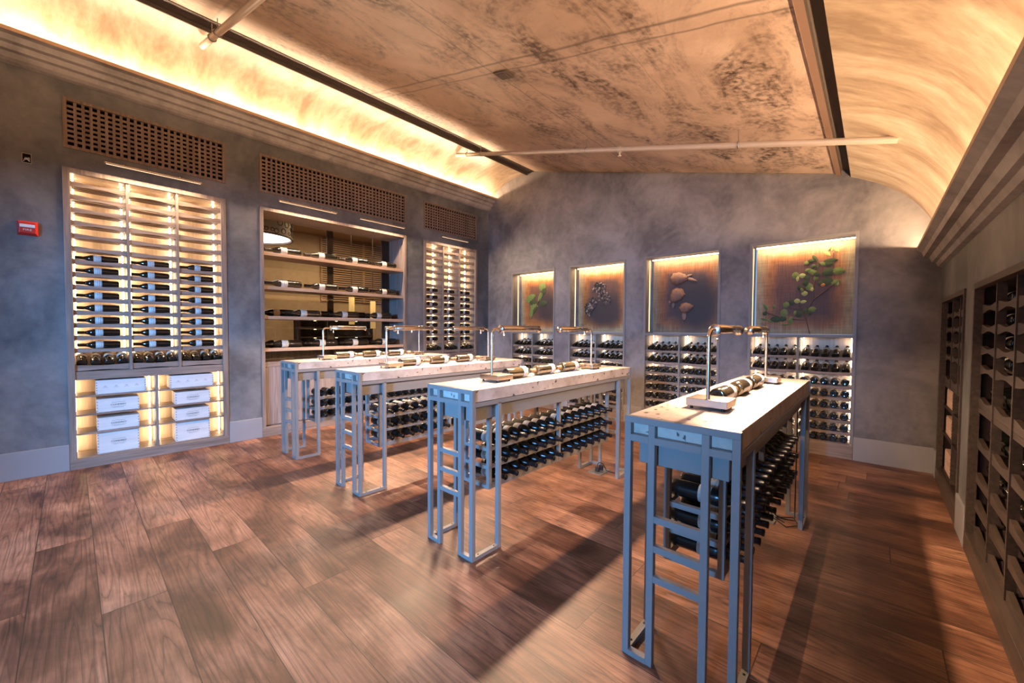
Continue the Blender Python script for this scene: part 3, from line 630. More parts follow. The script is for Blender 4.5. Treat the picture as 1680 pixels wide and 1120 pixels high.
for r, z in enumerate((2.295, 1.874, 1.500, 1.096)):
    starts = [.085+.475*i for i in range(4)] if r != 2 else [.30, .86, 1.40]
    for k, u in enumerate(starts):
        L_ = .31*1.38
        bottle('cream', Ms @ TR(u+L_+(.0 if r != 2 else .02), .13, z+.0376*1.28) @ RZ(PI/2) @ Matrix.Diagonal((1.28,1.38,1.28,1)),
               'large dark wine bottle, %s from left at front of the %s shelf of middle shelving' % (ORD[k], rows[r]), 'large bottles on the middle shelving')
    if r >= 2:
        for k, u in enumerate([.02, .55, 1.05, 1.55][:4 if r == 3 else 3]):
            bottle('cream', Ms @ TR(u+.31*1.38+.02, .29, z+.0376*1.28) @ RZ(PI/2) @ Matrix.Diagonal((1.28,1.38,1.28,1)),
               'large dark bottle, %s from left, rear row, %s shelf of middle shelving' % (ORD[k], rows[r]), 'large bottles in the rear rows of the middle shelving')

# room beyond the glass ------------------------------------------------------------------
def struct(name, mb, m): return tag(mb.build(name, m), kind='structure')
MFAR = plaster('far_room_plaster', [(.36,.25,.15),(.46,.33,.21),(.55,.41,.27)], 1.0, .6)
struct('wall_far', MB().box(-10.6,-10.5,.3,8.2,0,3.7), MFAR)
struct('wall_far_near', MB().box(-10.5,XL-.5,.2,.3,0,3.7), MFAR)
struct('wall_far_end', MB().box(-10.5,XL-.5,8.1,8.2,0,3.7), MFAR)
struct('wall_far_side', MB().box(XL-.5,XL-.4,YB+.345,8.1,0,3.7), MFAR)
struct('ceiling_2', MB().box(-10.6,XL-.501,.2,8.2,3.7,3.8), MFAR)
ch = empty('drum_chandelier', (-7.45, 2.05, 2.80)); tag(ch, 'drum chandelier with pierced rings seen through the shelving glass', 'chandelier')
dm = MB(); n = 48; R_ = .52
for (z0, z1, ra, rb) in ((0,.025,.50,.53),(.27,.295,.50,.53)):
    dm.lathe([(ra,z0),(rb,z0),(rb,z1),(ra,z1),(ra,z0)], n, 0, 'z')
for i in range(46):
    a = 2*PI*i/46 + random.uniform(-.03,.03); z = random.choice((.08,.15,.21)) + random.uniform(-.02,.02); r = random.uniform(.025,.05)
    c = Vector((R_*math.cos(a), R_*math.sin(a), z)); tx = Vector((-math.sin(a), math.cos(a), 0))
    pts = [c + tx*math.cos(2*PI*k/12)*r + Vector((0,0,1))*math.sin(2*PI*k/12)*r for k in range(13)]
    dm.tube(pts, .006, 5)
dm.build('pierced_drum', MDARK, ch)
MB().lathe([(.49,.02),(.49,.28)], 48, 0, 'z').build('shade', simple('chandelier_shade', (.72,.62,.58), .6), ch)
MB().lathe([(.01,.045),(.48,.045),(.48,.055),(.01,.055)], 48, 0, 'z').build('diffuser', MCHG, ch)
MB().tube([(0,0,.28),(0,0,.90)], .012, 8).build('stem', MDARK, ch)
for i, (x, y) in enumerate(((-8.0,3.905),(-8.0,4.376))):  # glowing bars of an LED-lit recess, shaped as cylinders on added cables
    pd = empty('glow_bar', (x, y, 1.43 - .08*i)); tag(pd, 'glowing bar of a lit recess behind the shelving glass, %s of two' % ('left','right')[i], 'lit recess', 'lit recess bars beyond the glass')
    MB().lathe([(.001,0),(.055,0),(.055,.58),(.001,.58)], 16, 0, 'z').build('cylinder', MBARG, pd); MB().tube([(0,0,.58),(0,0,2.27+.08*i)], .006, 6).build('cable', MDARK, pd)
sc_ = MB()  # slatted screen on the far wall beyond the glass
for i in range(29): sc_.box(0,.03,0,3.5,.03+i*.055,.056+i*.055)
for k in range(4): sc_.box(-.03,0,k*1.14,k*1.14+.05,0,1.66)
sc_.box(-.031,-.021,0,3.5,.03,1.63,1)  # dark board added so the gaps between the slats look shaded
o = sc_.build('slatted_screen', [wood('screen_oak', (.42,.26,.15), (.62,.40,.25), 1), MDARK]); o.location = (-10.468, 4.3, 2.03); tag(o, kind='structure')
fr = empty('bottle_rack', (-8.9, 3.1, 0)); tag(fr, 'dim bottle rack with small lights seen low through the shelving glass', 'rack')
MB().box(0,.3,0,1.6,0,.06).box(0,.3,0,.03,0,1.7).box(0,.3,1.57,1.6,0,1.7).box(-.0,.02,.03,1.57,0,1.7).build('carcass', MDWOOD, fr)
for i in range(8): MB().box(.03,.3,.03,1.57,.25+i*.18,.27+i*.18).build('shelf', MDSLAT, fr)
MFL = emis('rack_puck_light', (1.,.8,.45), 6.0)
for i in range(8):
    for j in range(3): MB().lathe([(.001,0),(.025,0),(.025,.008),(.001,.008)], 10, 0, 'z', (.2,.35+j*.45,.241+i*.18)).build('puck_light', MFL, fr)

# grilles
def grille(y0, W, nx, nz, label):
    root = empty('air_grille', (XL, y0, 3.008), PI/2); tag(root, label, 'vent grille'); H = .46; F = .028
    MB().box(0,F,-.008,.03,0,H).box(W-F,W,-.008,.03,0,H).box(F,W-F,-.008,.03,0,F).box(F,W-F,-.008,.03,H-F,H).build('frame', MGRILLE, root)
    lt = MB(); px = (W-2*F)/nx; pz = (H-2*F)/nz; b = .0105
    for i in range(1, nx): lt.box(F+i*px-b, F+i*px+b, .004, .016, F, H-F)
    for j in range(1, nz): lt.box(F, W-F, .0055, .0175, F+j*pz-b, F+j*pz+b)
    lt.build('lattice', MGRILLE, root)
    MB().box(F,W-F,.10,.12,F,H-F).box(.001,F,.03,.12,.001,H-.001).box(W-F,W-.001,.03,.12,.001,H-.001).box(F,W-F,.03,.12,.001,F).box(F,W-F,.03,.12,H-F,H-.001).build('backing', MBLACK, root)
grille(-.010, 1.245, 23, 9, 'brown wooden lattice air grille above the left display case')
grille(1.578, 2.050, 37, 9, 'long brown wooden lattice air grille above the middle shelving')
grille(3.970, 1.187, 22, 9, 'brown wooden lattice air grille above the far display case')

# picture lights
def warm_area(name, loc, rot, sx_, sy_, energy, col, parent=None, spread=None):
    l = bpy.data.lights.new(name, 'AREA'); l.shape = 'RECTANGLE'; l.size = sx_; l.size_y = sy_; l.energy = energy; l.color = col
    if spread: l.spread = spread
    o = bpy.data.objects.new(name, l); COL.objects.link(o); o.location = loc; o.rotation_euler = rot
    if parent is not None: o.parent = parent
    return o
WARM = (1.0,.62,.36); WARM2 = (1.0,.70,.45)
def picture_light(y0, y1, label, energy=8):
    W = y1-y0; root = empty('picture_light', (XL, y0, 2.915), PI/2); tag(root, label, 'picture light', 'picture lights on the left wall')
    MB().tube([(0,-.12,0),(W,-.12,0)], .011, 10).build('tube', MNICKEL, root)
    MB().box(.01,W-.01,-.127,-.113,-.0125,-.0095).build('glow_strip', MPIC, root)
    for x in (W*.2, W*.78): MB().tube([(x,-.12,.005),(x,-.07,.035),(x,-.012,.035)], .005, 6).lathe([(.001,-.014),(.018,-.014),(.018,0),(.001,0)], 12, 0, 'y', (x,0,.035)).build('bracket', MNICKEL, root)
    warm_area('picture_lamp', (W/2,-.12,-.02), (math.radians(-28),0,0), W*.95, .012, energy, WARM2, root)
picture_light(.25, .99, 'slim picture light above the left display case', 26)
picture_light(1.75, 2.47, 'slim picture light above left half of the middle shelving', 26)
picture_light(2.79, 3.53, 'slim picture light above right half of the middle shelving', 26)
picture_light(4.25, 4.845, 'slim picture light above the far display case', 12)

# alarm + junction hole
al = empty('fire_alarm', (XL, -.296, 2.155), PI/2); tag(al, 'red fire alarm on the left wall below the open junction box', 'fire alarm')
MB().add([(0,0,0),(.122,0,0),(.122,0,.128),(0,0,.128),(.014,-.045,.018),(.108,-.045,.018),(.108,-.045,.110),(.014,-.045,.110)],[(0,1,5,4),(1,2,6,5),(2,3,7,6),(3,0,4,7),(4,5,6,7),(0,3,2,1)]).build('housing', MRED, al, bevel=.003); ah = al.children[0]
MB().box(.018,.104,-.053,-.044,.066,.092).build('strobe_lens', MWHITE, ah, bevel=.003)
t = text_mesh('FIRE', .024, MWHITE, ah); t.rotation_euler = (PI/2,0,0); t.location = (.061,-.0462,.045); t.scale = (1.2,1,1)
jb = empty('junction_box', (XL, -.256, 2.793), PI/2); tag(jb, 'small open junction box with loose white wires high on left wall', 'junction box')
MB().box(0,.056,-.002,.0,0,.004).box(0,.056,-.002,0,.080,.084).box(0,.004,-.002,0,0,.084).box(.052,.056,-.002,0,0,.084).box(.004,.052,-.0012,0,.004,.080,1).build('box', [MGREY, MBLACK], jb)
wr = MB()
for k in range(4):
    wr.tube([(.01+.01*k,-.003,.012+.012*k),(.02+.008*k,-.010,.045),(.03-.005*k,-.012,.03),(.046,-.004,.015+.01*k)], .0022, 5)
wr.build('wire', MWHITE, jb)

# ------------------------------------------------------------------ back wall niches
art_names = ['oak leaf picture', 'pinecone picture', 'seed pod picture', 'leafy branch picture']
niche_lbl = ['leftmost', 'second from left', 'third from left', 'rightmost']
def back_case(i, a, b):
    W = b-a; root = empty('bottle_rack', (a, YB, 0), 0); tag(root, 'lit wall bottle rack under the %s on back wall' % art_names[i], 'rack', 'wall bottle racks under the pictures')
    F = .028; T = NTOP
    MB().box(0,F,-.008,.03,.16,T).box(W-F,W,-.008,.03,.16,T).box(F,W-F,-.008,.03,T-.026,T).build('frame', MSTEEL, root)
    MB().box(.001,.014,.03,.33,0,NMID).build('side_panel', MWOODV, root); MB().box(W-.014,W-.001,.03,.33,0,NMID).build('side_panel', MWOODV, root)
    MB().box(.014,W-.014,.31,.33,0,NMID-.03).build('back_panel', MBACK, root)
    MB().box(F,W-F,-.004,.225,NMID-.03,NMID).box(.001,W-.001,.225,.335,NMID-.03,NMID).build('top_panel', MSTEEL, root)
    MB().box(0,W,-.010,.05,0,.150).build('plinth', MWOODH, root, bevel=.002)
    MB().box(.014,W-.014,.05,.31,.138,.150).build('bottom_shelf', MWOODH, root)
    mid = W/2; MB().box(mid-.011,mid+.011,.0,.30,.15,NMID-.03).build('divider', MSTEEL, root)
    cols = [(F, mid-.011), (mid+.011, W-F)]
    # small rounded pieces: shelf heights
    zs = [1.060, .900, .765, .640, .518, .396, .275, .160]
    rmax = 5 if i == 0 else 8
    for ci, (c0, c1) in enumerate(cols):
        for r, z in enumerate(zs):
            slat_part('slat', c0, c1, z+(.012 if r < 2 else .0015), MWOODH, root, h=.036, amp=(.008 if r < 2 else .004), rods=(r >= 2), rod_depth=(.12,.24))
            if r < 2:
                MB().add([(c0,.03,z-.018),(c1,.03,z-.018),(c1,.30,z+.075),(c0,.30,z+.075),(c0,.03,z-.026),(c1,.03,z-.026),(c1,.30,z+.067),(c0,.30,z+.067)],[(0,1,2,3),(4,5,6,7),(0,1,5,4),(1,2,6,5),(2,3,7,6),(3,0,4,7)]).build('display_shelf', MWOODH, root)
            if r < rmax:
                s = (c1-c0-.01)/5
                for k in range(5):
                    x = c0+.005+s*(k+.5)
                    Mx = M_of(root) @ (TR(x,.036,z+.0210) @ RX(math.radians(19)) @ Matrix.Scale(.90, 4) if r < 2 else TR(x,-.012,z+.0395) @ Matrix.Scale(.98, 4))
                    bottle('small', Mx, 'dark bottle, %s from left, %s row, %s half, rack under %s' % (ORD[k], ORD[r], ('left','right')[ci], art_names[i]), 'bottles in the rack under the %s' % art_names[i])
        for x in (c0+.01, c1-.018): MB().box(x, x+.010, .245, .256, .16, NMID-.04).build('led_strip', MLEDR, root)
for i, (a, b) in enumerate(NX): back_case(i, a, b)

def leafshape(mb, cx, cz, rx, rz, ang, mi, d=.006, cup=.3):
    n = 14; A = math.radians(ang); ca, sa = math.cos(A), math.sin(A)
    long_x = rx > rz
    vs = [(cx, -d-.006, cz)]
    for k in range(n):
        t = 2*PI*k/n; u, w = math.cos(t), math.sin(t)
        if long_x: w *= (1-.35*abs(u)**3); 
        else: u *= (1-.35*abs(w)**3)
        px, pz = u*rx, w*rz; vs.append((cx+px*ca-pz*sa, -d + (.004 if k % 2 else 0), cz+px*sa+pz*ca))
    mb.add(vs, [(0, 1+k, 1+(k+1) % n) for k in range(n)], mi, True)
    o = len(vs); mb.add([(v[0], 0, v[2]) for v in vs[1:]] + vs[1:], [(k, (k+1) % n, (k+1) % n + n, k+n) for k in range(n)], mi)
LG = [simple('leaf_deep_green', (.03,.055,.015), .6, var=.3, scale=40), simple('leaf_green', (.13,.19,.045), .6, var=.4, scale=40), simple('leaf_yellow_green', (.36,.40,.14), .6, var=.2, scale=40), simple('leaf_rust', (.45,.18,.05), .6)]
MSTEM = simple('stem_brown', (.10,.05,.04), .6)
ART_D = .235
def art(i, a, b, centre, ring, rim, shadow_blobs):
    W = b-a-.064; H = NTOP-NMID-.04; ox = .032
    root = empty('art_panel', (a+ox, YB+ART_D, NMID+.004)); tag(root, ['linen art panel of green oak leaves in the leftmost niche','linen art panel of a dark pinecone in the second niche','linen art panel of three pale seed pods in the third niche','linen art panel of a leafy branch in the largest right niche'][i], 'picture', 'art panels in the back wall niches')
    m = art_mat('printed_linen_%d' % (i+1), W, H, centre, ring, rim, shadow_blobs)
    MB().box(0,W,0,.02,0,H).build('linen_panel', m, root)
    return root, ox, NMID+.004
def place(o, ox, oz): o.location = (-ox, -.0005, -oz)
C_, RNG, RIM = (.13,.058,.034), (.36,.14,.035), (.36,.29,.17)
r_, ox, oz = art(0, *NX[0], C_, RNG, RIM, [(.62,.42,.36,.40,.85)])
mb = MB(); [leafshape(mb, *l[:5], l[5]) for l in L1]; place(mb.build('leaf_motif', LG, r_), ox, oz)
mb = MB(); [mb.tube([(x,-.004,z) for x, z in s], .006, 6) for s in S1]; place(mb.build('stem_motif', MSTEM, r_), ox, oz)
r_, ox, oz = art(1, *NX[1], (.10,.048,.04), RNG, RIM, [(.45,.30,.42,.34,.95),(.62,.34,.22,.42,.6)])
MCN = [simple('cone_scale_pale', (.30,.23,.19), .7), simple('cone_scale_dark', (.030,.022,.020), .7), simple('cone_scale_mid', (.10,.07,.055), .7)]
mb = MB(); rnd = random.Random(3)
for (cx, cz, rx, rz, an) in C2:
    dome_n = 20; mb.add([(cx, -.003, cz)] + [(cx+rx*.95*math.cos(2*PI*k/dome_n), 0, cz+rz*.95*math.sin(2*PI*k/dome_n)) for k in range(dome_n)], [(0, 1+k, 1+(k+1) % dome_n) for k in range(dome_n)], 1)
    for k in range(60):
        t = rnd.uniform(0, 2*PI); q = math.sqrt(rnd.random()); x = cx+q*rx*math.cos(t); z = cz+q*rz*math.sin(t)
        leafshape(mb, x, z, rnd.uniform(.012,.026), rnd.uniform(.010,.017), rnd.uniform(0,180), rnd.choice((0,1,1,2,2)), d=.004+.006*rnd.random())
place(mb.build('pinecone_motif', MCN, r_), ox, oz)
r_, ox, oz = art(2, *NX[2], (.070,.042,.045), (.26,.105,.04), (.22,.16,.10), [(.60,.34,.46,.50,.95),(.68,.55,.30,.35,.6)])
MBL = [simple('seed_pod_pale', (.20,.105,.075), .7, var=.5, scale=30), simple('seed_pod_stem', (.20,.12,.10), .6)]
mb = MB()
def dome(mb, cx, cz, rx, rz, ang, mi, dep):
    A = math.radians(ang); ca, sa = math.cos(A), math.sin(A); nr, nk = 7, 22; vs = []
    for i in range(nr+1):
        ph = PI/2*i/nr; q = math.cos(ph); h = math.sin(ph)
        for k in range(nk):
            t = 2*PI*k/nk; lump = 1 + .10*math.sin(5*t+3*i) + .05*math.sin(9*t)
            u, w = rx*q*lump*math.cos(t), rz*q*lump*math.sin(t)
            if rx > rz: w *= 1 - .3*(u/rx)
            else: u *= 1 + .35*(w/rz)
            vs.append((cx+u*ca-w*sa, -dep*h, cz+u*sa+w*ca))
    mb.add(vs, [(i*nk+k, i*nk+(k+1) % nk, (i+1)*nk+(k+1) % nk, (i+1)*nk+k) for i in range(nr) for k in range(nk)], mi, True)
for j, (cx, cz, rx, rz, an) in enumerate(B3): dome(mb, cx, cz, rx, rz, an, 0 if j < 3 else 1, .035 if j < 3 else .012)
place(mb.build('seed_pod_motif', MBL, r_), ox, oz)
r_, ox, oz = art(3, *NX[3], (.115,.055,.042), (.32,.14,.05), (.32,.27,.17), [(.62,.30,.36,.36,.55)])
mb = MB(); [leafshape(mb, *l[:5], l[5], d=.005+.0007*(q % 9)) for q, l in enumerate(L4)]; place(mb.build('leaf_motif', LG, r_), ox, oz)
mb = MB(); [mb.tube([(x,-.004,z) for x, z in s], .005, 6) for s in S4]; place(mb.build('stem_motif', MSTEM, r_), ox, oz)
for i, (a, b) in enumerate(NX):
    root = empty('niche_light', (a, YB, 0)); tag(root, 'thin warm light strip above the %s' % art_names[i], 'light strip', 'light strips in the picture niches')
    W = b-a
    MB().tube([(.030,.205,NTOP-.028),(W-.030,.205,NTOP-.028)], .009, 10).build('top_strip', MART, root)
    MB().box(.003,.009,.17,.182,NMID+.02,NTOP-.03).build('edge_glow', MARTS, root)  # added glowing sliver standing in for the glow on the panel's left edge
    warm_area('art_light', (W/2,.150,NTOP-.03), (math.radians(20),0,0), W*.9, .012, 4.5, (1.0,.66,.36), root)

# ------------------------------------------------------------------ right wall cabinets
def right_case(name, y1, W, label, rows_single, ncol, place, crates=False):
    root = empty(name, (XR, y1, 0), -PI/2); tag(root, label, 'wine display case')
    Mr = M_of(root); F = .034; D = .40; T = RT
    MB().box(0,F,-.010,.03,.09,T).box(W-F,W,-.010,.03,.09,T).box(F,W-F,-.010,.03,T-.034,T).build('frame', MDSLAT, root)
    MB().box(.001,.014,.03,D,0,T-.001).build('side_panel', MDWOOD, root); MB().box(W-.014,W-.001,.03,D,0,T-.001).build('side_panel', MDWOOD, root)
    MB().box(.014,W-.014,D-.02,D,0,T-.001).build('back_panel', MDWOOD, root); MB().box(.014,W-.014,.03,D-.02,T-.03,T-.001).build('top_panel', MDWOOD, root)
    MB().box(0,W,-.012,.05,0,.115).build('plinth', MDSLAT, root, bevel=.002)
    a, b = F, W-F; cw = (b-a)/ncol; d0 = .024
    for k in range(1, ncol): MB().box(a+k*cw-.009,a+k*cw+.009,d0-.006,d0+.03,.115 if not crates else .88,T-.034).build('divider', MDSLAT, root)
    disp = [.955] if crates else [.955, .706, .497, .330, .166]
    for k in range(ncol):
        c0, c1 = a+k*cw+.009, a+(k+1)*cw-.009
        if k == 0: c0 = a
        for r, z in enumerate((1.512, 1.390, 1.265, 1.150)):
            slat_part('slat', c0, c1, z, MDSLAT, root, h=.055, amp=.017, d0=d0, rod_depth=(.12,.18,.24))
            if place == 'right' and k > 2: continue
            if crates and r == 2: continue
            bottle('full', Mr @ TR((c0+c1)/2+.155, .115, z-.017+.038) @ RZ(PI/2),
                   'dark wine bottle with pale label, %s single row, %s column of %s dark cabinet' % (ORD[r], ORD[k], place), 'single bottles in the %s dark cabinet' % place)
        for r, z in enumerate(disp):
            MB().prism(wave_poly(c0, c1, z, .058, .020, bottom=False), d0, d0+.022).build('display_slat', MDSLAT, root)
            MB().add([(c0,.046,z-.03),(c1,.046,z-.03),(c1,.34,z+.06),(c0,.34,z+.06),(c0,.046,z-.04),(c1,.046,z-.04),(c1,.34,z+.05),(c0,.34,z+.05)],[(0,1,2,3),(4,5,6,7),(0,1,5,4),(1,2,6,5),(2,3,7,6),(3,0,4,7)]).build('display_shelf', MDWOOD, root)
            if place == 'right' and k > 2: continue
            s = (c1-c0)/4
            for q in range(4):
                bottle('full', Mr @ TR(c0+s*(q+.5), .068, z+.0170) @ RX(math.radians(17)),
                   'dark bottle, %s from left, %s sloping shelf, %s column, %s dark cabinet' % (ORD[q], ORD[r], ORD[k], place), 'bottles on sloping shelves of the %s dark cabinet' % place)
    MB().box(F,W-F,d0,D-.02,.865,.895).build('middle_rail', MDSLAT, root)
    if crates:
        mid = W/2; MB().box(mid-.01,mid+.01,.02,D-.02,.115,.865).build('bay_divider', MDSLAT, root)
        for c0, c1 in ((F, mid-.01), (mid+.01, W-F)):
            for z in (.70, .46, .135): MB().box(c0,c1,.02,D-.02,z-.015,z).build('shelf', MDWOOD, root)
    return root
rcB = right_case('dark_wine_cabinet', R2[1], R2[1]-R2[0], 'large unlit dark wood wine cabinet along right wall near the camera', 4, 5, 'right')
rcA = right_case('dark_wine_cabinet', R1[1], R1[1]-R1[0], 'smaller dark wood wine cabinet near back corner of right wall, crates below', 4, 3, 'corner', True)
Mc = M_of(rcA)
for (u0, u1, z0, h, lb) in ((.12,.44,.700,.15,'top shelf of left bay'),(.12,.44,.460,.15,'middle shelf of left bay'),(.12,.44,.135,.18,'bottom shelf of left bay'),(.78,1.10,.700,.13,'top shelf of right bay'),(.78,1.10,.460,.13,'middle shelf of right bay'),(.78,1.10,.135,.18,'bottom shelf of right bay')):
    crate(Mc @ TR(u0, .035, z0+.0006), u1-u0, h, .24, 'cream wine crate on the %s in the corner dark cabinet' % lb, 'crates in the corner dark cabinet', 'four', MCRATE2)

# ------------------------------------------------------------------ tables
TW, TL, TH = .427, 2.010, .998
P = .027
def make_table():
    root = empty('tasting_table'); n = (0,0,0)
    MB().box(.006,TW-.006,P+.002,TL-P-.002,.925,TH).build('stone_top', MSTONE, root, bevel=.002)
    for s in (0, 1):
        ya, yb = (0, P) if s == 0 else (TL-P, TL)
        fr = lambda y: y if s == 0 else TL-y
        xs = [(0,P), (.100,.100+P), (.300,.300+P), (TW-P,TW)]
        for j, (a, b) in enumerate(xs):
            MB().box(a,b,ya,yb,0,.972).build('leg', MSTEEL, root, bevel=.0015)
        MB().box(0,TW,ya,yb,.972,.9985).build('top_rail', MSTEEL, root, bevel=.0015)
        lr = MB()
        for q in range(3): lr.box(xs[q][1],xs[q+1][0],ya,yb,.898,.925)
        lr.build('lower_rail', MSTEEL, root)
        MB().box(P,.100,ya,yb,0,.022).build('foot_bar', MSTEEL, root); MB().box(.327,TW-P,ya,yb,0,.022).build('foot_bar', MSTEEL, root)
        for z in (.60,.482,.360): MB().box(.127,.300,ya+.002,yb-.002,z-.013,z+.013).build('rung', MSTEEL, root)
        # rear posts with floor bars
        for (a, b) in ((0,P),(TW-P,TW)):
            y0, y1 = sorted((fr(.215), fr(.215+P)))
            MB().box(a,b,y0,y1,0,.906).build('leg', MSTEEL, root, bevel=.0015)
            y0, y1 = sorted((fr(P), fr(.215)))
            MB().box(a,b,y0,y1,0,.022).build('foot_bar', MSTEEL, root)
            bo = MB()
            for yy in (fr(.06), fr(.19)): bo.lathe([(.001,.022),(.005,.022),(.005,.0245),(.001,.0245)], 8, 0, 'z', ((a+b)/2, yy, 0))
            bo.build('floor_bolt', MCORD, root)
    for (a, b) in ((0,P),(TW-P,TW)): MB().box(a,b,P,TL-P,.897,.923).build('side_rail', MSTEEL, root)
    MB().box(.045,TW-.045,.045,TL-.045,.805,.900).build('apron', MSTEEL, root, bevel=.002)
    # hanging rack
    rk = MB(); ya, yb = .235, TL-.235
    for y in (ya, TL/2-.0125, yb-.025):
        for x in (.077, .300): rk.box(x,x+.025,y,y+.025,.33,.806)
    for y in (ya, yb-.025):
        for z in (.593,.478): rk.box(.102,.300,y,y+.025,z-.022,z)
        rk.box(.102,.300,y,y+.025,.33,.352)
    for x in (.077, .300):
        for z in (.597,.482,.367): rk.box(x+.003,x+.022,ya+.025,yb-.025,z-.022,z)
        rk.box(x+.003,x+.022,ya+.025,yb-.025,.33,.346)
    rk.build('hanging_rack', MSTEEL, root)
    return root
T_X = [-.756, -2.116, -3.450, -4.786]
T_N = ['rightmost table', 'second table from the right', 'third table from the right', 'leftmost table']
tab0 = make_table()
ROWN = ['top','middle','bottom']
for ti, x in enumerate(T_X):
    t = tab0 if ti == 0 else copy_tree(tab0)
    t.location = (x, 1.531, 0)
    tag(t, ['grey steel tasting table with stone top, nearest, at the right','grey steel tasting table with stone top, second from the right','grey steel tasting table with stone top, third from the right','grey steel tasting table with stone top, leftmost near the display cases'][ti], 'table', 'stone topped tasting tables')
    Mt = M_of(t)
    ya, yb = .235+.03, TL-.235-.03
    for r, z in enumerate((.597,.482,.367)):
        for k in range(14):
            seg = 0 if k < 7 else 1; kk = k % 7
            s0 = ya if seg == 0 else TL/2+.018; s1 = TL/2-.018 if seg == 0 else yb
            y = s0 + (s1-s0)*(kk+.5)/7
            bottle('rack', Mt @ TR(.086+random.uniform(-.002,.004), y, z+.0380) @ RZ(-PI/2) @ Matrix.Rotation(random.uniform(-.5,.5), 4, 'Y'),
                   'dark wine bottle, %s from near end, %s rack row, under %s' % (ORD[k], ROWN[r], T_N[ti]), 'bottles in the rack under the %s' % T_N[ti])
    for k in range(3):
        bottle('lit', Mt @ TR(.2135, .503+.336*k, TH+.0005+.0380*1.05) @ Matrix.Scale(1.05, 4),
               'lamplit wine bottle lying on the %s, %s' % (T_N[ti], ('nearest of three','middle of three','farthest of three')[k]), 'bottles lying on the stone tops')
    # bottle cradle sits under each bottle: none visible

def make_lamp(tag_light=True):
    """pole foot at origin, head towards +y"""
    root = empty('desk_lamp')
    MB().box(-.085,.085,-.030,.120,.012,.046).build('base', MNICKEL, root, bevel=.002)
    ft = MB()
    for x in (-.065,.065):
        for y in (-.015,.105): ft.lathe([(.001,0),(.007,0),(.007,.012),(.001,.012)], 8, 0, 'z', (x,y,0))
    ft.build('foot', MCORD, root)
    pts = [(0,0,.046),(0,0,.318)] + [(0, .035-.035*math.cos(a), .318+.035*math.sin(a)) for a in [PI/2*k/5 for k in range(1,6)]] + [(0,.085,.353)]
    MB().tube(pts, .0085, 10).build('pole', MNICKEL, root)
    # half-round reflector head, open below
    hd = MB(); n = 16; r = .026; y0, y1 = .085, .500; vs = []
    for y in (y0, y1):
        for rr in (r, r-.003):
            for k in range(n+1):
                a = math.radians(-35) + math.radians(250)*k/n; vs.append((rr*math.cos(a), y, .352+rr*math.sin(a)))
    q = n+1; fs = []
    for k in range(n):
        fs += [(k, k+1, 2*q+k+1, 2*q+k), (q+k, q+k+1, 3*q+k+1, 3*q+k), (k, k+1, q+k+1, q+k), (2*q+k, 2*q+k+1, 3*q+k+1, 3*q+k)]
    fs += [(0, q, 3*q, 2*q), (n, q+n, 3*q+n, 2*q+n)]
    hd.add(vs, fs, 0, True); lh = hd.build('lamp_head', MNICKEL, root)
    MB().lathe([(.001,.078),(.024,.078),(.0275,.081),(.0275,.091),(.001,.091)], 20, 0, 'y', (0,0,.352)).build('end_cap', MNICKEL, lh)
    MB().lathe([(.001,.497),(.0275,.497),(.0275,.504),(.001,.504)], 20, 0, 'y', (0,0,.352)).build('end_cap', MNICKEL, lh)
    MB().lathe([(.001,.105),(.0085,.105),(.0085,.485),(.001,.485)], 10, 0, 'y', (0,0,.349)).build('bulb', MBULB, lh)
    MB().tube([(0,.115,.335),(0,.115,.312)], .002, 6).lathe([(.001,.300),(.006,.301),(.006,.312),(.001,.313)], 10, 0, 'z', (0,.115,0)).build('switch_knob', MNICKEL, lh)
    return root
LAMP_E = 13.5
lamp0 = make_lamp(); first = True
for ti, x in enumerate(T_X):
    for s in (0, 1):
        l = lamp0 if first else copy_tree(lamp0); first = False
        l.location = (x+.2135, 1.531+(.368 if s == 0 else TL-.368), TH+.0005); l.rotation_euler = (0,0,0 if s == 0 else PI)
        tag(l, 'nickel desk lamp with tube head at %s end of the %s' % (('near','far')[s], T_N[ti]), 'lamp', 'desk lamps on the tables')
        warm_area('lamp_light', (0,.295,.338), (0,0,0), .016, .36, LAMP_E, (1.0,.66,.42), l)

# floor outlets and cords
for ti in (0, 1):
    x = T_X[ti]
    fo = empty('floor_outlet', (x+.20, 3.36, 0)); tag(fo, 'metal floor outlet with black plugs under far end of the %s' % T_N[ti], 'outlet', 'floor outlets under the tables')
    MB().box(-.07,.07,-.10,.10,0,.006).build('cover_plate', MGREY, fo, bevel=.002)
    for y in (-.03,.04): MB().box(-.018,.018,y-.014,y+.014,.006,.05).build('plug', MCORD, fo, bevel=.004)
    cd = MB(); cd.tube([(0,-.03,.05),(0,-.03,.075),(.01,-.01,.09),(.03,.02,.075),(.06,.03,.02),(.10,.03,.008),(.17,.05,.008),(.165,.08,.05),(.165,.09,.30),(.165,.09,.80)], .004, 6)
    if ti == 0: cd.tube([(0,.04,.05),(0,.05,.10),(.06,-.06,.03),(.14,-.10,.008),(.20,-.02,.008),(.16,.07,.02),(.06,.02,.010),(.12,-.04,.012)], .004, 6)
    o = cd.build('power_cord', MCORD); o.location = (x+.20, 3.36, 0); tag(o, 'black power cord coiled by far legs of the %s' % T_N[ti], 'cord', 'power cords under the tables')

build_bottles()

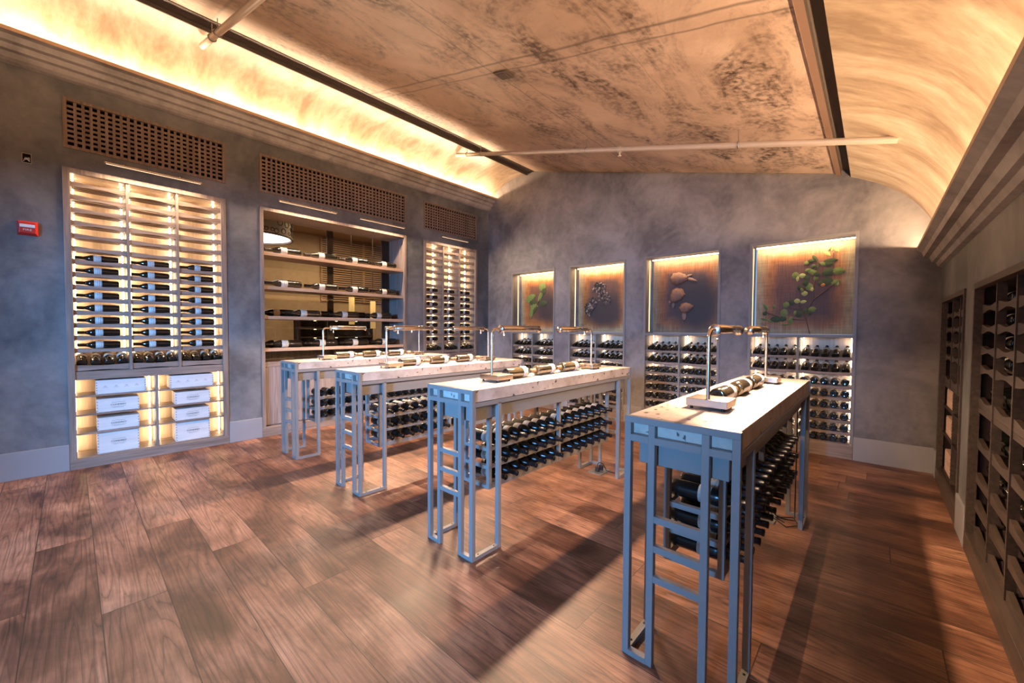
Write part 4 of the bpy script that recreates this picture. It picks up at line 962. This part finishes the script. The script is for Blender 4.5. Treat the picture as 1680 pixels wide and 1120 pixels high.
# ------------------------------------------------------------------ sprinkler pipes
def pipe(p0, p1, label, hangers):
    p0, p1 = Vector(p0), Vector(p1); root = empty('sprinkler_pipe', tuple(p0)); tag(root, label, 'pipe', 'sprinkler pipes under the ceiling')
    d = p1-p0
    MB().tube([(0,0,0), tuple(d)], .026, 14).build('pipe', MPIPE, root)
    for t in hangers:
        c = d*t
        hb = MB(); hb.tube([c+Vector((0,.0,.028)), c+Vector((.0,.0,.028+.10))], .004, 6)
        hb.tube([c+Vector((0,.031*math.cos(a),.031*math.sin(a))) for a in [2*PI*k/12 for k in range(13)]], .005, 6)
        hb.build('hanger', MGREY, root)
    c = d*.555
    MB().tube([c-d.normalized()*.02, c+d.normalized()*.02], .034, 14).tube([c+Vector((0,0,-.02)), c+Vector((0,0,-.07))], .010, 8).lathe([(.001,-.078),(.022,-.076),(.022,-.070),(.001,-.068)], 12, 0, 'z', tuple(c)).build('sprinkler_head', MPIPE, root)
pipe((-4.90,4.10,4.060), (.092,4.10,2.752), 'long pale sprinkler pipe crossing the ceiling near the back wall', (.05,.11,.47,.79))
pipe((-4.83,.90,4.035), (.05,.90,2.70), 'pale sprinkler pipe crossing the ceiling at top left', (.08,.12,.5,.8))
o = MB().box(-.07,.07,-.06,.06,-.012,.0).box(-.045,.045,-.04,.04,-.016,-.012).build('ceiling_junction_plate', MDARK); o.location = (-2.44,2.57,slab(-2.44)-.003); o.rotation_euler = (0, math.atan(.2628), 0); tag(o, 'small dark square cover plate on the rough concrete ceiling', 'cover plate')

# ------------------------------------------------------------------ lights
# cove strips behind the two crown lips
COVE = (1.0,.66,.39)
def cove(name, loc, tilt, E, label):
    LL = YB-YF-.1
    root = empty(name, (0,0,0)); tag(root, label, 'light strip', 'cove light strips')
    for k in range(1):
        warm_area('cove_light', (loc[0], (YB+YF)/2, loc[1]), (0, tilt, 0), .03, LL, E, COVE, root)
    MB().box(loc[0]-.012, loc[0]+.012, YF+.05, YB-.05, loc[1]-.012, loc[1]-.004).build('strip', MPIC, root)
cove('cove_light_strip', (-5.50,3.795), PI+math.radians(58), 180, 'long warm cove light strip hidden behind the left crown moulding')
cove('cove_light_strip', (.392,2.128), PI-math.radians(55), 200, 'long warm cove light strip hidden behind the right crown moulding')
# daylight through the front opening
warm_area('daylight', (.1,-5.0,2.2), (math.radians(84),0,math.radians(30)), 1.0, 1.1, 1050, (.13,.45,1.0))
# added unseen fill light for the room beyond the glass
warm_area('far_room_fill', (-8.2,4.6,3.6), (0,0,0), 2.5, 2.5, 95, (1.0,.78,.5))
w = bpy.data.worlds.new('dusk'); SC.world = w; w.use_nodes = True
w.node_tree.nodes['Background'].inputs[0].default_value = (.35,.55,.9,1); w.node_tree.nodes['Background'].inputs[1].default_value = .6

# ------------------------------------------------------------------ camera
cam = bpy.data.cameras.new('camera'); co = bpy.data.objects.new('camera', cam); COL.objects.link(co); SC.camera = co
cam.sensor_fit = 'HORIZONTAL'; cam.sensor_width = 36; cam.lens = 36*656.57/1680; cam.clip_start = .02; cam.clip_end = 100
yaw, pitch, roll = -.736, .0308, .0051
F_ = Vector((math.sin(yaw)*math.cos(pitch), math.cos(yaw)*math.cos(pitch), -math.sin(pitch)))
R0 = Vector((math.cos(yaw), -math.sin(yaw), 0)); U0 = R0.cross(F_)
R2_ = R0*math.cos(roll)+U0*math.sin(roll); U2_ = -R0*math.sin(roll)+U0*math.cos(roll)
rm = Matrix((R2_, U2_, -F_)).transposed()
co.location = (0,0,1.35); co.rotation_euler = rm.to_euler()

SC.view_settings.view_transform = 'Standard'; SC.view_settings.look = 'None'; SC.view_settings.exposure = 0.46; SC.view_settings.gamma = 1
SC.view_settings.use_curve_mapping = False
SC.cycles.max_bounces = 8; SC.cycles.diffuse_bounces = 5; SC.cycles.glossy_bounces = 4; SC.cycles.caustics_reflective = False; SC.cycles.caustics_refractive = False
SC.cycles.sample_clamp_indirect = 4
